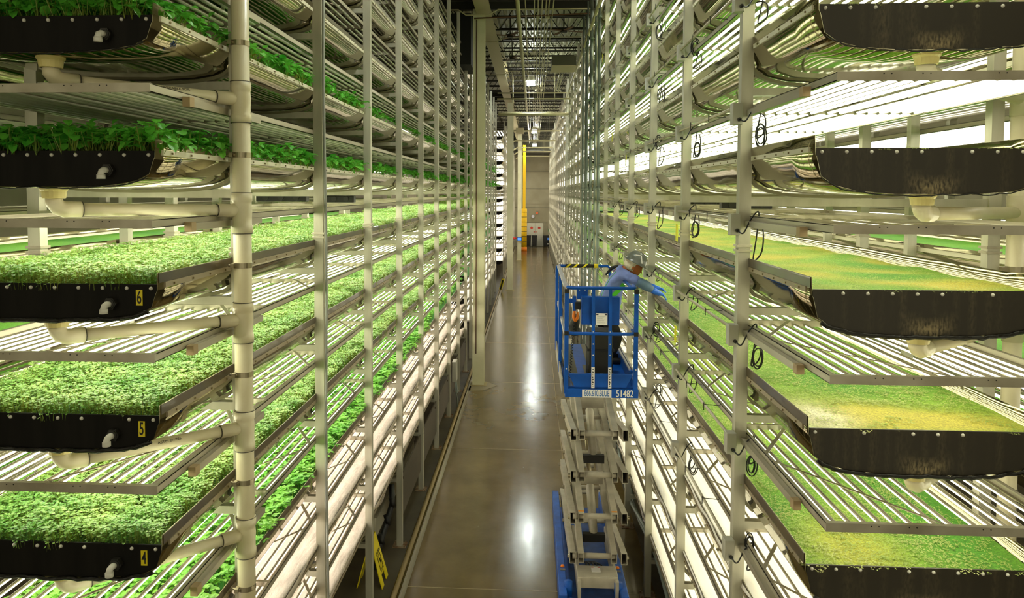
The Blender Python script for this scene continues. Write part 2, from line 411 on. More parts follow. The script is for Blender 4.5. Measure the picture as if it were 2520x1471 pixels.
SMALL = {}
def small_copy(kind, parent, loc):
    if kind not in SMALL:
        q = MB(); q.lathe([(.001, -.0), (.006, -.002), (.0095, -.007), (.0105, -.014)], (0, 0, 0), 10)
        q.v = [(a, -c, b) for a, b, c in q.v]; o = q.build(kind, WHITE, None, smooth=True); SMALL[kind] = o
    else: o = SMALL[kind].copy(); COL.objects.link(o)
    o.parent = parent; o.location = Vector(loc) - world_loc(parent)
    return o
def tray(rack, side, n, xin, xc, w, d, top, zc, y0, y1, posts, where, plate=None, lod=0, elbow=False, drain=None, content='', stain=False):
    """one long growing trough; side=+1: aisle is towards -x"""
    t = thing('growing_trough', '%s growing trough up %s%s' % (ORD[n], where, content), 'growing trough', (xc, y0, zc-d), 'growing troughs ' + where)
    prof = trough_profile(w, d, top, 9 if lod == 0 else 6)
    m = MB(); ys = []
    if lod == 0:
        edges = [y0] + [p for p in posts if y0 < p < y1] + [y1]
        for a, b in zip(edges, edges[1:]):
            k = 3
            ys += [a+(b-a)*i/k for i in range(k)]
        ys.append(y1)
    else: ys = [y0, y1]
    N = len(prof)
    for j, y in enumerate(ys):
        for (px, pz) in prof:
            sag = 0
            if lod == 0 and 0 < j < len(ys)-1:
                sag = -.008*math.sin(PI*((j % 3)/3.)) * (1-abs(px)/w)
            m.v.append((xc+px, y, zc+pz+sag))
    for j in range(len(ys)-1):
        for i in range(N-1):
            a = j*N+i; m.f.append((a, a+1, a+N+1, a+N)); m.m.append(0)
    sh = m.build('trough_shell', MIRROR, t, smooth=True, solid=.003 if lod == 0 else 0)
    # end plate
    m = MB(); cw = w-.012
    pr = [(xc-cw, zc)] + [(xc+px*.985, zc+pz+.006) for (px, pz) in prof[2:-2]] + [(xc+cw, zc)]
    if lod == 0:
        ye = y0+.012
        # gridded plate so that the stain can follow the drain
        nxs = 44; nz_ = 7; base = len(m.v); st = []
        def bot(x):
            u = min(1, abs(x-xc)/(cw+.0)); return -.05-(d-.05)*(max(0, 1-u**(2/.62)))**.31 if u < 1 else -.045
        for j in range(nz_+1):
            for i in range(nxs+1):
                x = xc-cw+2*cw*i/nxs; zb = bot(x) if 0 < i < nxs else -.045
                z = zc + zb*(1-j/nz_)
                m.v.append((x, ye, z)); dx = abs(x-xc); dz = z-(zc-d)
                v = 0
                if stain:
                    v = max(0, 1-abs(dz-.02-.35*dx)/.075)*max(0, 1-dx/.16)*1.0
                    v = max(v, .22*max(0, nz(x*9, 0, 3, n))*1.)
                st.append(v)
        for j in range(nz_):
            for i in range(nxs):
                a = base+j*(nxs+1)+i; m.f.append((a, a+1, a+nxs+2, a+nxs+1)); m.m.append(0)
        ec = m.build('end_plate', CAPST if stain else CAP, t, solid=.012)
        if stain:
            at_ = ec.data.attributes.new('stain', 'FLOAT', 'POINT'); at_.data.foreach_set('value', st)
        m = MB()
        xs = [xc-cw+.03+i*(2*cw-.06)/9 for i in range(10)]
        for x in xs:
            if random.random() < .85: small_copy('rivet', ec, (x, ye-.012, zc-.022))
        # ragged black liner edge hanging under the plate
        m = MB(); pts = []
        for i in range(40):
            x = xc-cw*.93+2*cw*.93*i/39
            zz = zc+bot(x)-.004+.010*nz(x*7, n*3.1, 2)+.005*nz(x*31, n, 1)
            pts.append((x, ye-.012+.008*nz(x*11, n, 2, 5), zz))
        if n <= 6:
            m.tube(pts, .011, 6); m.tube([(p[0], p[1]+.012, p[2]-.009+.006*nz(p[0]*20, 7)) for p in pts], .008, 6)
        else: m.tube(pts, .004, 5)
        m.build('liner_edge', TARP, ec, smooth=True)
        if elbow:
            ex = xc-side*.31 if side < 0 else xc+.1
            ex = xc+.375
            m = MB(); m.cyl((ex+.015, ye-.03, zc-.105), (ex+.015, ye, zc-.105), .036, 6)
            m.cyl((ex+.015, ye-.036, zc-.105), (ex+.015, ye-.03, zc-.105), .028, 12)
            nut = m.build('bulkhead_nut', KNOB, ec)
            m = MB(); m.tube([(ex+.015, ye-.03, zc-.105), (ex+.011, ye-.05, zc-.105), (ex+.006, ye-.062, zc-.112), (ex+.004, ye-.066, zc-.125), (ex+.004, ye-.066, zc-.145)], .0175, 12)
            m.cyl((ex+.004, ye-.066, zc-.128), (ex+.004, ye-.066, zc-.152), .022, 12)
            m.build('drain_elbow', WHITE, nut, smooth=True)
        if plate:
            px = xc+cw-.095
            m = MB(); m.box(px-.018, px+.018, ye-.004, ye, zc-.115, zc-.03)
            pl = m.build('number_plate', YEL, ec); pl['label'] = 'yellow plate with black numeral ' + plate
            text('numeral', plate, (px, ye-.0045, zc-.074), (PI/2, 0, 0), .098, BLACK, pl, sx=.55, bold=.0012)
    else:
        m.prism(pr, 'y', y0, y0+.01); m.build('end_plate', CAP, t)
    if side < 0 and n >= 9:
        m = MB(); m.quad([(xc-w+.03, y0+.03, zc-.06), (xc+w-.03, y0+.03, zc-.06), (xc+w-.03, y1-.02, zc-.06), (xc-w+.03, y1-.02, zc-.06)]); m.build('darkening_sheet', TARP, t)  # black sheet added inside empty troughs to darken reflections in the undersides above
    # flange strips along the aisle edge (and back edge)
    xa = xc - side*w
    edges = [y0+.02] + [p for p in posts if y0+.2 < p < y1] + [y1]
    if lod == 0:
        for a, b in zip(edges, edges[1:]):
            m = MB(); s0, s1 = a+.05, b-.03
            m.box(min(xa, xa-side*.012), max(xa, xa-side*.012), s0, s1, zc-.022, zc+.008)
            y = s0+.1
            while y < s1-.05:
                m.cyl((xa-side*.019, y, zc-.008), (xa-side*.010, y, zc-.008), .0065, 6, 1); y += .24
            m.build('flange_strip', [STRIP if n > 6 else STRIPB, SCREW], t)
        if n <= 6:
            m = MB(); m.box(*sorted((xa-side*.0035, xa-side*.006)), y0+.01, y1, zc+.008, zc+top-.002); m.build('film_lip_reflection', BAND, t)  # strip over the lip, dark aisle reflection painted as its colour
        m = MB(); xb = xc+side*w
        m.box(min(xb, xb+side*.012), max(xb, xb+side*.012), y0+.05, y1, zc-.028, zc+.012); m.build('flange_strip', STRIP, t)
        # drain under the near end
        m = MB(); dx, dy = xc, y0+.13
        m.lathe([(.0, .03), (.075, .03), (.075, 0), (.066, -.012), (.06, -.05), (.05, -.052)], (dx, dy, zc-d-.012), 18)
        m.build('drain_flange', mat('pvc_yellowed', '#e9d98e', .4), t, smooth=False)
    else:
        m = MB(); m.box(min(xa, xa-side*.012), max(xa, xa-side*.012), y0, y1, zc-.028, zc+.012); m.build('flange_strip', STRIP, t)
    return t

def light_frame(n, side, xin, xc, w, zf, y0, y1, lit, where, ntube=14, lod=0, sec=1.78):
    t = thing('light_frame', 'slatted lamp frame over the %s trough up %s' % (ORD[n], where), 'lamp frame', (xc, y0, zf), 'lamp frames ' + where)
    xa, xb = xc-side*w, xc+side*w
    for xx, s in ((xa, side), (xb, -side)):
        m = MB(); th = .004; hh = .045
        x0, x1 = sorted((xx, xx+s*.028))
        m.box(*sorted((xx, xx+s*th)), y0, y1, zf-hh/2, zf+hh/2); m.box(x0, x1, y0, y1, zf+hh/2-th, zf+hh/2); m.box(x0, x1, y0, y1, zf-hh/2, zf-hh/2+th)
        m.build('side_rail', ALU2, t)
    ys = []; y = y0
    while y < y1-.3: ys.append(y); y += sec
    ys.append(y1)
    if lod == 0:
        m = MB(); m.box(*sorted((xa-side*.004, xa-side*.04)), y0+.42, y0+1.55, zf-.055, zf-.012); m.build('hanger_rail', ALU2, t)
        m = MB(); m.box(*sorted((xa-side*.006, xa-side*.05)), y0+.36, y0+.42, zf-.06, zf-.004); m.build('rail_bracket', mat('bracket_tan', '#b39a72', .5, .2), t)
    m = MB(); m.box(min(xa, xb), max(xa, xb), y0-.006, y0, zf-.024, zf+.024)
    m.box(min(xa, xb), max(xa, xb), y0, y0+.025, zf+.02, zf+.024)
    for q in (.18, .21, .33, .36, .62, .65):
        m.cyl((xa+(xb-xa)*q, y0-.008, zf+.012), (xa+(xb-xa)*q, y0-.005, zf+.012), .0035, 6, 1)
    m.build('end_bar', [ALU2, KNOB], t)
    if lod == 0:
        for k, yy in enumerate(ys[1:]):
            m = MB(); m.box(min(xa, xb)+.004, max(xa, xb)-.004, yy-.004, yy+.004, zf-.02, zf+.02); m.box(min(xa, xb)+.004, max(xa, xb)-.004, yy-.015, yy+.015, zf+.02, zf+.024)
            m.build('cross_bar', ALU2, t)
            a = ys[k]
            if yy-a < 1.: continue
            f = (yy-a)/1.78
            zt = zf+.027
            m = MB(); m.bar((xa+side*.01, a+.95*f, zt), (xa+side*.62, a+.02, zt), .022, .003); m.build('brace', ALU2, t)
            m = MB(); m.bar((xa+side*.01, a+1.1*f, zt), (xa+side*.36, yy-.02, zt), .028, .003); m.build('brace', ALU2, t)
    r = .0128 if lod == 0 else .0215*12/ntube
    inner = 2*w-.07
    for i in range(ntube):
        x = min(xa, xb)+.035+inner*(i+.5)/ntube
        if lod == 0:
            gp = .045; pitch = (inner-2*gp)/ntube
            x = min(xa, xb)+.035+pitch*(i+.5)+(gp if i >= 6 else 0)+(gp if i >= 8 else 0)
        m = MB(); zt = zf-.012; seg = 10 if lod == 0 else 6
        for a, b in (zip(ys, ys[1:]) if lod == 0 else [(ys[0], ys[-1])]):
            a += .03; b -= .03; n0 = len(m.v)
            for yy in (a, b):
                for k in range(seg):
                    th = 2*PI*(k+.5)/seg
                    m.v.append((x+r*math.cos(th), yy, zt+r*math.sin(th)*(1. if lod == 0 else .62)))
            for k in range(seg):
                j = (k+1) % seg; th = 2*PI*(k+1)/seg
                up = math.sin(th) > (.2 if lod == 0 else .3)
                m.f.append((n0+k, n0+j, n0+seg+j, n0+seg+k)); m.m.append(0 if up else 1)
            m.f.append(tuple(n0+k for k in range(seg))); m.m.append(0); m.f.append(tuple(n0+seg+k for k in reversed(range(seg)))); m.m.append(0)
        m.build('lamp_tube', [HOUS, (LAMPF if lod else LAMP if side > 0 else LAMPD if n <= 2 else LAMPL) if lit else LAMPOFF], t)
    return t

def upright(k, side, xp, xb, y, ztop, caps, dropb, where, xc, w, d, label, lod=0, post=.085):
    t = thing('rack_upright', label, 'rack upright', (xp, y, 0), 'rack uprights ' + where)
    for xx, nm in ((xp, 'aisle_post'), (xb, 'rear_post')):
        m = MB(); x0, x1 = sorted((xx, xx+(side if nm == 'aisle_post' else -side)*post))
        m.box(x0, x1, y-.0, y+post, .012, ztop)
        p = m.build(nm, ALU, t)
        m = MB(); m.box(x0-.06, x1+.06, y-.06, y+post+.06, 0, .012); 
        for a in (-.035, post+.035):
            for b in (-.035, post+.035): m.cyl((x0+a, y+b, .012), (x0+a, y+b, .035), .012, 6)
        if lod == 0:
            m.build('base_plate', mat('rusty_plate', '#a8977a', .6, .2, col2='#7c5434', noise_scale=12), p)
            m = MB()
            for zz in (4.92, 4.955): m.box(x0-.012, x1+.012, y-.012, y+post+.012, zz, zz+.018)
            m.build('splice_collar', ALU2, p)
    if lod == 0:
        for zc in caps:
            m = MB(); x0, x1 = sorted((xp+side*post, xb-side*post))
            m.box(x0, x1, y+.012, y+post-.012, zc-dropb-.055, zc-dropb); m.build('cross_beam', ALU, t)
            # curved saddle hugging the trough
            prof = trough_profile(w+.012, d+.01, 0, 12)[2:-2]; m = MB(); N = len(prof)
            for yy in (y+.01, y+.07):
                for off in (0, .022):
                    for (px, pz) in prof: m.v.append((xc+px*(1+off*.6), yy, zc+pz-off))
            for i in range(N-1):
                for f in ((i, i+1, N+i+1, N+i), (2*N+i+1, 2*N+i, 3*N+i, 3*N+i+1), (i, 2*N+i, 2*N+i+1, i+1), (N+i, N+i+1, 3*N+i+1, 3*N+i)):
                    m.f.append(f); m.m.append(0)
            m.build('saddle', SAD, t)
    return t

G = lambda a, b, t: tuple(a[i]*(1-t)+b[i]*t for i in range(3))
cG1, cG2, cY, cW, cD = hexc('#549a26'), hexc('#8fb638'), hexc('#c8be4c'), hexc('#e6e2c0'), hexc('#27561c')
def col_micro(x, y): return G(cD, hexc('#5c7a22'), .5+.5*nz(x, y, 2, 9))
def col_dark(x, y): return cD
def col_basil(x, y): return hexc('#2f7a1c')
def col_right(lv):
    def f(x, y):
        a = .5+.9*nz(x, y*.8, 1.6, lv*3.3); b = nz(x*1.2, y*.7, 1.1, lv*7.1)
        c = G(cG1, cG2, max(0, min(1, a)))
        if lv > 8: return G(hexc('#469416'), hexc('#6fae22'), max(0, min(1, a)))
        if lv == 6: c = G(c, cY, max(0, min(1, .35+1.3*nz(x, y*.9, 2.2, 4))))
        if lv == 5:
            g2 = (math.exp(-((x-2.0)/.42)**2-((y-4.75)/.35)**2)); g3 = math.exp(-((x-2.6)/.35)**2-((y-4.7)/.22)**2); g4 = math.exp(-((x-1.75)/.16)**2-((y-4.75)/.28)**2)
            c = G(c, cY, max(0, min(1, 1.3*g2+1.2*g3+.35*b))); c = G(c, cW, max(0, min(1, 1.2*g4)))
        if lv == 4: c = G(c, cY, max(0, min(.7, b*1.2)))
        return c
    return f

# pixel-derived rack positions
LPOST = [5.06, 7.03, 9.15, 11.31, 13.53, 15.77, 18.07, 20.4, 22.7]
RPOST = [5.73 + 2.17*i for i in range(8)]
LC = {n: 3.404+.7207*(n-4) for n in range(1, 13)}
RC = {n: 3.205+.8*(n-4) for n in range(1, 13)}
XL, XLB, XCL, WL, DL = -1.94, -3.44, -2.67, .65, .195
XR, XRB, XCR, WR, DR = 1.5, 3.34, 2.235, .655, .26
WHL = 'in the numbered rack'
WHR = 'in the lift-side rack'
CONT_L = {1: ', covered with white cloth', 2: ', covered with white cloth', 3: ', holding bright basil-like greens', 4: ', pale microgreens and number 4', 5: ', pale microgreens and number 5',
          6: ', pale microgreens and number 6', 7: ', holding dark leafy greens', 8: ', holding dark leafy greens'}
for n in range(1, 13):
    z = LC[n]
    tray('L', -1, n, XL, XCL, WL, DL, .062, z, 4.03, 22.9, LPOST, WHL, plate=str(n) if n in (4, 5, 6) else None, elbow=True)
    light_frame(n, -1, XL, XCL, WL, z+.33 if n < 12 else z+.33, 3.99, 22.9, n <= 6, WHL)
    z = RC[n]
    tray('R', 1, n, XR, XCR, WR, DR, .07, z, 4.46, 21.6, RPOST, WHR, stain=True)
    light_frame(n, 1, XR, XCR, WR, z+.355, 4.17, 21.6, True, WHR)
for i, y in enumerate(LPOST):
    upright(i, -1, XL, XLB, y, 10.05, list(LC.values()), DL+.01, WHL, XCL, WL, DL,
            ('aluminium rack upright directly behind the thick white drain pipe' if i == 0 else '%s aluminium rack upright beyond the thick white drain pipe' % ORD[i]))
for i, y in enumerate(RPOST):
    upright(i, 1, XR, XRB, y, 10.4, list(RC.values()), DR+.035, WHR, XCR, WR, DR,
            ('nearest aluminium upright of the rack beside the lift' if i == 0 else '%s aluminium upright from the near end of the lift-side rack' % ORD[i+1]))

# crops left
for n in (4, 5, 6):
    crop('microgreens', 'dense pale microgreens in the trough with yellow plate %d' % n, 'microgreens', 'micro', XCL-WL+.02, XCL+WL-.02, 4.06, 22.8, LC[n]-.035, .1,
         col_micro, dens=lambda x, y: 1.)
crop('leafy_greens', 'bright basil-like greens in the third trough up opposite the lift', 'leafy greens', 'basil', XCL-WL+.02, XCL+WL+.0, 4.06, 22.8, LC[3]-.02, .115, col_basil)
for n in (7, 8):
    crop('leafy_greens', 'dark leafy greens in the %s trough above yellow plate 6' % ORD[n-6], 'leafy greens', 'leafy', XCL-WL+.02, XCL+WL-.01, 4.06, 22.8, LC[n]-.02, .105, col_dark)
# crops right
def dens5(x, y):
    g = math.exp(-((x-1.95)/.42)**2-((y-4.75)/.35)**2)+math.exp(-((x-2.6)/.35)**2-((y-4.7)/.22)**2); return max(.12, 1-g)
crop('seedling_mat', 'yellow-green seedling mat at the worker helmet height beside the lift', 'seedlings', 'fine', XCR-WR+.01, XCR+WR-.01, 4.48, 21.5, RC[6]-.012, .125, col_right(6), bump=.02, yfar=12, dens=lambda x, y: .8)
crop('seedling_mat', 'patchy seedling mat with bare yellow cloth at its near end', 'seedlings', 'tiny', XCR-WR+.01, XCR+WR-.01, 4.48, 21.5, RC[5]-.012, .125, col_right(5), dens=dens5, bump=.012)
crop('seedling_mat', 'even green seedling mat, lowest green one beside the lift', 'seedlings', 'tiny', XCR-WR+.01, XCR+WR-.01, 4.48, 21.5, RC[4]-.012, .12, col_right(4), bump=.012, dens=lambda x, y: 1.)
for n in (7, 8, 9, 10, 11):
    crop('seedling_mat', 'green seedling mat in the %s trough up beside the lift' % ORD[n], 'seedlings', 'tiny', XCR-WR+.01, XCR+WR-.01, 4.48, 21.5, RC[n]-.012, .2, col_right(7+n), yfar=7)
# white cloths
def cloth(name, label, xc, w, y0, y1, z, side, group, over=.05):
    m = MB(); nx = 22; ny = int((y1-y0)/.1); xa = xc-side*w
    for j in range(ny+1):
        y = y0+(y1-y0)*j/ny
        for i in range(nx+1):
            t = i/nx; x = xa + side*2*w*t
            zz = z+.035+.013*nz(x*3, y*1.5, 1.5, z)+.012*nz(x*9, y*4, 1., z)+.007*nz(x*22+y*9, y*8, 1., z)
            if i == 0: x -= side*.016; zz = z+.05-.16*max(0, nz(1, y, 1.3, z)+.1*nz(1, y, 9, z))
            if i == 1: x = xa+side*.004; zz = z+.068
            m.v.append((x, y, zz))
    for j in range(ny):
        for i in range(nx): a = j*(nx+1)+i; m.f.append((a, a+1, a+nx+2, a+nx+1)); m.m.append(0)
    o = m.build(name, CLOTHG if side < 0 else CLOTH, None, smooth=True, solid=.003); return tag(o, label, 'cloth', group)
for n in (1, 2):
    cloth('white_cloth', 'white cloth over the %s trough up opposite the lift' % ORD[n], XCL, WL, 4.1, 22.8, LC[n]+.0, -1, 'white germination cloths')
for n in (1, 2, 3):
    cloth('white_cloth', 'white cloth over the %s trough up beside the lift' % ORD[n], XCR, WR, 4.5, 21.5, RC[n], 1, 'white germination cloths', .01)

# ------------------------------------------------------------------ farther rack runs and the racks behind
def run(side, xin, xb, xc, w, d, levels, zoff, y0, y1, posts, where, litf, cropf, whitef, pitchtube=6, back=False):
    for n, z in levels.items():
        tray('', side, n, xin, xc, w, d, .05, z, y0, y1, posts, where, lod=1)
        light_frame(n, side, xin, xc, w, z+zoff, y0-.1, y1, litf(n), where, ntube=pitchtube, lod=1)
        if whitef(n):
            m = MB(); m.box(xc-w+.01, xc+w-.01, y0+.03, y1, z-.02, z+.03); m.box(*sorted((xc-side*w, xc-side*(w+.014))), y0+.03, y1, z-.03, z+.035)
            tag(m.build('white_cloth', CLOTH), 'white cloth over the %s trough up %s' % (ORD[n], where), 'cloth', 'white germination cloths')
        k = cropf(n)
        if k:
            crop('microgreens' if k != 'flat' else 'seedling_mat', 'green crop in the %s trough up %s' % (ORD[n], where), 'microgreens', None if k == 'flat' else k, xc-w+.02, xc+w-.02, y0+.04, y1, z-.02, .3, col_basil if k != 'flat' else col_right(9), scale=2.2)
    for i, y in enumerate(posts):
        upright(i, side, xin, xb, y, max(levels.values())+.9, [], 0, where, xc, w, d,
                '%s aluminium upright from the near end %s' % (ORD[i+1], where), lod=1, post=.085)
WB_L = 'in the rack beyond the nearest cream column'
run(-1, XL, XLB, XCL, WL, DL, LC, .33, 24.3, 41.2, [24.5+2.35*i for i in range(8)], WB_L, lambda n: n <= 6,
    lambda n: {3: 'basil', 4: 'micro', 5: 'micro', 6: 'micro', 7: 'leafy', 8: 'leafy'}.get(n), lambda n: n <= 2)
WC_L = 'in the rack beyond the second column'
run(-1, -1.78, -3.2, -2.5, .62, .22, {n: 1.05+.775*(n-1) for n in range(1, 12)}, .36, 48.0, 75.0, [48.3+2.9*i for i in range(10)], WC_L, lambda n: True, lambda n: None, lambda n: True)
WB_R = 'in the rack beyond the grey conduits'
run(1, XR, XRB, XCR, WR, DR, RC, .355, 22.7, 35.6, [22.9+2.1*i for i in range(7)], WB_R, lambda n: True, lambda n: 'tiny' if n > 3 else None, lambda n: n <= 3)
WC_R = 'in the rack touching the end wall'
run(1, 1.52, 3.1, 2.25, .64, .3, RC, .36, 37.2, 75.5, [37.4+2.9*i for i in range(14)], WC_R, lambda n: True, lambda n: None, lambda n: True)
WD_R = 'in the rack behind the lift-side rack'
run(1, 3.72, 5.3, 4.5, .66, DR, {n: RC[n] for n in range(4, 10)}, .355, 4.46, 20, [5.73+2.17*i for i in range(7)], WD_R, lambda n: True, lambda n: 'flat', lambda n: False)
WD_L = 'in the rack behind the numbered rack'
run(-1, -3.8, -5.3, -4.55, .65, DL, {n: LC[n] for n in range(3, 10)}, .33, 4.0, 20, LPOST[:7], WD_L, lambda n: n <= 6, lambda n: 'flat', lambda n: False)

# ------------------------------------------------------------------ white drain pipe on the left
def standpipe():
    t = thing('drain_pipe', 'thick vertical cream PVC drain pipe strapped to the nearest rack', 'drain pipe', (-1.9, 4.97, 0))
    x, y, r = -1.905, 4.96, .058
    m = MB(); m.cyl((x, y, .05), (x, y, 8.2), r, 28); m.build('pipe_run', CREAM, t, smooth=True)
    for n in range(3, 9):
        z = LC[n]-DL-.115-.03
        m = MB(); m.lathe([(r, -.15), (r+.008, -.15), (r+.008, -.10), (r+.003, -.095), (r+.003, -.04), (r+.006, 0), (r+.003, .04), (r+.003, .055), (r+.008, .06), (r+.008, .115), (r, .115)], (x, y, z), 28)
        f = m.build('tee_fitting', CREAM, t, smooth=True)
        m = MB(); m.lathe([(r+.0085, .112), (r+.0095, .114), (r+.0085, .117)], (x, y, z), 28); m.lathe([(r+.0085, -.154), (r+.0095, -.152), (r+.0085, -.149)], (x, y, z), 28)
        m.build('joint_line', CREAMD, f)
        # branch from drain flange of this level
        d = Vector((XCL, 4.16, z+.02)); e = Vector((x, y, z)); u = (e-d).normalized()
        m = MB(); m.tube([(d.x, d.y, LC[n]-DL-.06), (d.x, d.y, z+.06), tuple(d+u*.02+Vector((0, 0, .012))), tuple(d+u*.05), tuple(d+u*.14)], .046, 14); m.build('branch_elbow', CREAM, f, smooth=True)
        m = MB(); m.cyl(d+u*.138, d+u*.143, .047, 16); m.cyl(e-u*.175, e-u*.17, .041, 16); m.build('joint_line', CREAMD, f)
        m = MB(); m.cyl(d+u*.1, e-u*.1, .037, 16); m.cyl(e-u*.17, e, .043, 16); br = m.build('branch_pipe', CREAM, f, smooth=True)
        L_ = (e-d).length
        if n in (5, 8):
            ang = math.atan2(u.y, u.x)
            text('pipe_print', {8: 'IPS PVC 1120 POTABLE SDR', 5: 'ASTM D1785'}[n], tuple(d+u*(L_*.55)+Vector((.02, -.032, .019))), (1.05, 0, ang), .022, CREAMD, br, sx=1.2)
        zc = z+.36
        m = MB(); m.lathe([(r+.001, -.017), (r+.003, -.017), (r+.003, .017), (r+.001, .017)], (x, y, zc), 28)
        m.box(x-r*.95, x-r*.55, y-r-.02, y-r*.5, zc-.014, zc+.014); m.cyl((x-r*1.35, y-r*.75, zc), (x-r*.4, y-r*1.1, zc), .008, 8)
        m.box(x-.05, x-.02, y+r*.8, y+.11, zc-.012, zc+.012)
        m.build('hose_clamp', STEEL, t, smooth=False)
standpipe()
def rpipe():
    x, y, r = 3.43, 5.7, .06
    t = thing('drain_pipe', 'white vertical drain pipe behind the lift-side rack at frame edge', 'drain pipe', (x, y, 0))
    m = MB(); m.cyl((x, y, .05), (x, y, 8.2), r, 24); m.build('pipe_run', CREAM, t, smooth=True)
    for n in range(4, 9):
        z = RC[n]-DR-.13
        m = MB(); m.cyl((x, y, z-.12), (x, y, z+.12), r+.007, 24); f = m.build('tee_fitting', CREAM, t, smooth=True)
        d = Vector((XCR, 4.6, z+.02)); e = Vector((x, y, z)); u = (e-d).normalized()
        m = MB(); m.tube([(d.x, d.y, RC[n]-DR-.06), (d.x, d.y, z+.06), tuple(d+u*.02+Vector((0, 0, .012))), tuple(d+u*.05), tuple(d+u*.14)], .05, 14); m.build('branch_elbow', CREAM, f, smooth=True)
        m = MB(); m.cyl(d+u*.1, e, .04, 16); m.build('branch_pipe', CREAM, f, smooth=True)
        m = MB(); m.cyl((x, y, z+.38), (x, y, z+.42), r+.003, 24); m.box(x-.1, x-.04, y-.02, y+.02, z+.385, z+.415); m.build('hose_clamp', STEEL, t)
rpipe()

# grey hose beside the first left post
m = MB(); px = LPOST[1]
pts = [(XL+.028+.006*math.sin(z*1.7), px-.02-.004*math.sin(z*2.3), z) for z in [i*.18 for i in range(1, 55)]]
m.tube(pts, .014, 8); tag(m.build('riser_hose', mat('grey_hose', '#9a9c94', .35), smooth=True), 'grey hose running up the first upright beyond the white drain pipe', 'hose')
m = MB()
m.box(XL+.001, XL+.008, px+.02, px+.045, 1.0, 9.8); tag(m.build('cable_trunking', STRIP), 'slim pale trunking beside the grey riser hose', 'cable trunking')

# ------------------------------------------------------------------ electrics on the lift-side rack
for k in range(5):
    y = RPOST[k]
    for n in range(3, 10):
        z = RC[n]+.355-.02 if n != 6 else RC[6]+.34
        if k == 0: z += -.02
        wh = '%s lift-side upright over the %s trough up' % (ORD[k+1], ORD[n])
        t = thing('junction_box', 'grey junction box on the ' + wh, 'junction box', (XR-.03, y, z), 'junction boxes on the lift-side rack')
        m = MB(); m.box(XR-.075, XR-.004, y-.07, y+.02, z-.08, z+.075); m.build('enclosure', JBOX, t, bevel=.004)
        m = MB(); m.cyl((XR-.03, y-.088, z-.045), (XR-.03, y-.07, z-.045), .014, 10); m.build('cable_gland', KNOB, t)
        if k < 3 or n in (5, 6):
            m = MB(); rnd = random.Random(k*31+n); a = rnd.uniform(.06, .16)
            pts = [(XR-.03, y-.088, z-.045), (XR+.0, y-.13, z-.06), (XR+.06, y-.1, z+.0+a*.3), (XR+.13, y-.04, z+a*.6), (XR+.12, y-.02, z-a*.8), (XR+.10, y-.03, z-a*1.9), (XR+.16, y-.03, z-a*1.4), (XR+.16, y-.03, z-.02), (XR+.12, y+.1, z+.02), (XR+.11, y+.5, z+.025)]
            # smooth through the points
            sp = []
            for i in range(len(pts)-1):
                p0 = Vector(pts[max(i-1, 0)]); p1 = Vector(pts[i]); p2 = Vector(pts[i+1]); p3 = Vector(pts[min(i+2, len(pts)-1)])
                for q in range(5):
                    s = q/5; sp.append(.5*((2*p1)+(p2-p0)*s+(2*p0-5*p1+4*p2-p3)*s*s+(3*p1-p0-3*p2+p3)*s**3))
            m.tube(sp, .0055, 6)
            if rnd.random() < .75 and k < 3:
                c0 = Vector((XR+.1+rnd.uniform(-.02, .05), y-.05, z+rnd.choice((-.16, .05))))
                for q in range(3):
                    rr = rnd.uniform(.035, .06); hh = rr*1.6
                    m.tube([(c0.x+rr*math.cos(th)*(.6+.1*q), c0.y-.01*q, c0.z+hh*math.sin(th)) for th in [2*PI*i/16 for i in range(16)]], .005, 5, closed=True)
            tag(m.build('power_cable', CABLE, smooth=True), 'looped black cable at the ' + wh, 'cable', 'looped black lamp cables')
for n in range(3, 10):
    z = RC[n]+.355+.005
    t = thing('conduit', 'thin metal conduit along the aisle edge over the %s lift-side trough' % ORD[n], 'conduit', (XR-.05, 5.7, z), 'aisle-edge conduits')
    m = MB(); m.tube([(XR-.045, RPOST[0]+.02, z), (XR-.045, 13, z), (XR-.045, 21, z)], .0125, 8); m.build('conduit_run', ALU2, t, smooth=True)
    m = MB(); y = 6.5
    while y < 14:
        m.bar((XR-.055, y, z+.014), (XR+.12, y, z+.0), .008, .004); m.bar((XR-.06, y, z-.035), (XR-.06, y, z+.03), .006, .006); y += .73
    m.build('conduit_clips', KNOB, t)
for (k, n, dz) in ((1, 6, -.12), (1, 5, -.34), (4, 8, -.3), (3, 7, -.02), (5, 10, -.1)):
    m = MB(); z = RC[n]+.35+dz; y = RPOST[k]; m.box(XR-.065, XR-.058, y-.12, y-.03, z-.17, z)
    tag(m.build('warning_tag', mat('yellow_tag', '#f0ee2a', .5)), 'yellow tag hanging on the %s lift-side upright over the %s trough up' % (ORD[k+1], ORD[n]), 'tag', 'yellow hanging tags')

# tall grey conduits at the end of the first lift-side run
for i, (x, y, r) in enumerate(((1.40, 22.1, .03), (1.44, 21.3, .04), (1.40, 20.4, .025), (1.45, 19.8, .04), (1.43, 18.2, .025), (1.45, 17.4, .035))):
    m = MB(); m.cyl((x, y, .0), (x, y, 10.3), r, 12)
    for z in (2.2, 5.4, 7.7, 9.2): m.cyl((x, y, z), (x, y, z+.09), r+.01, 12)
    tag(m.build('riser_conduit', DKGREY, smooth=True), 'tall grey vertical conduit, %s of six counted from the end wall side' % ORD[i+1], 'conduit', 'tall grey riser conduits')
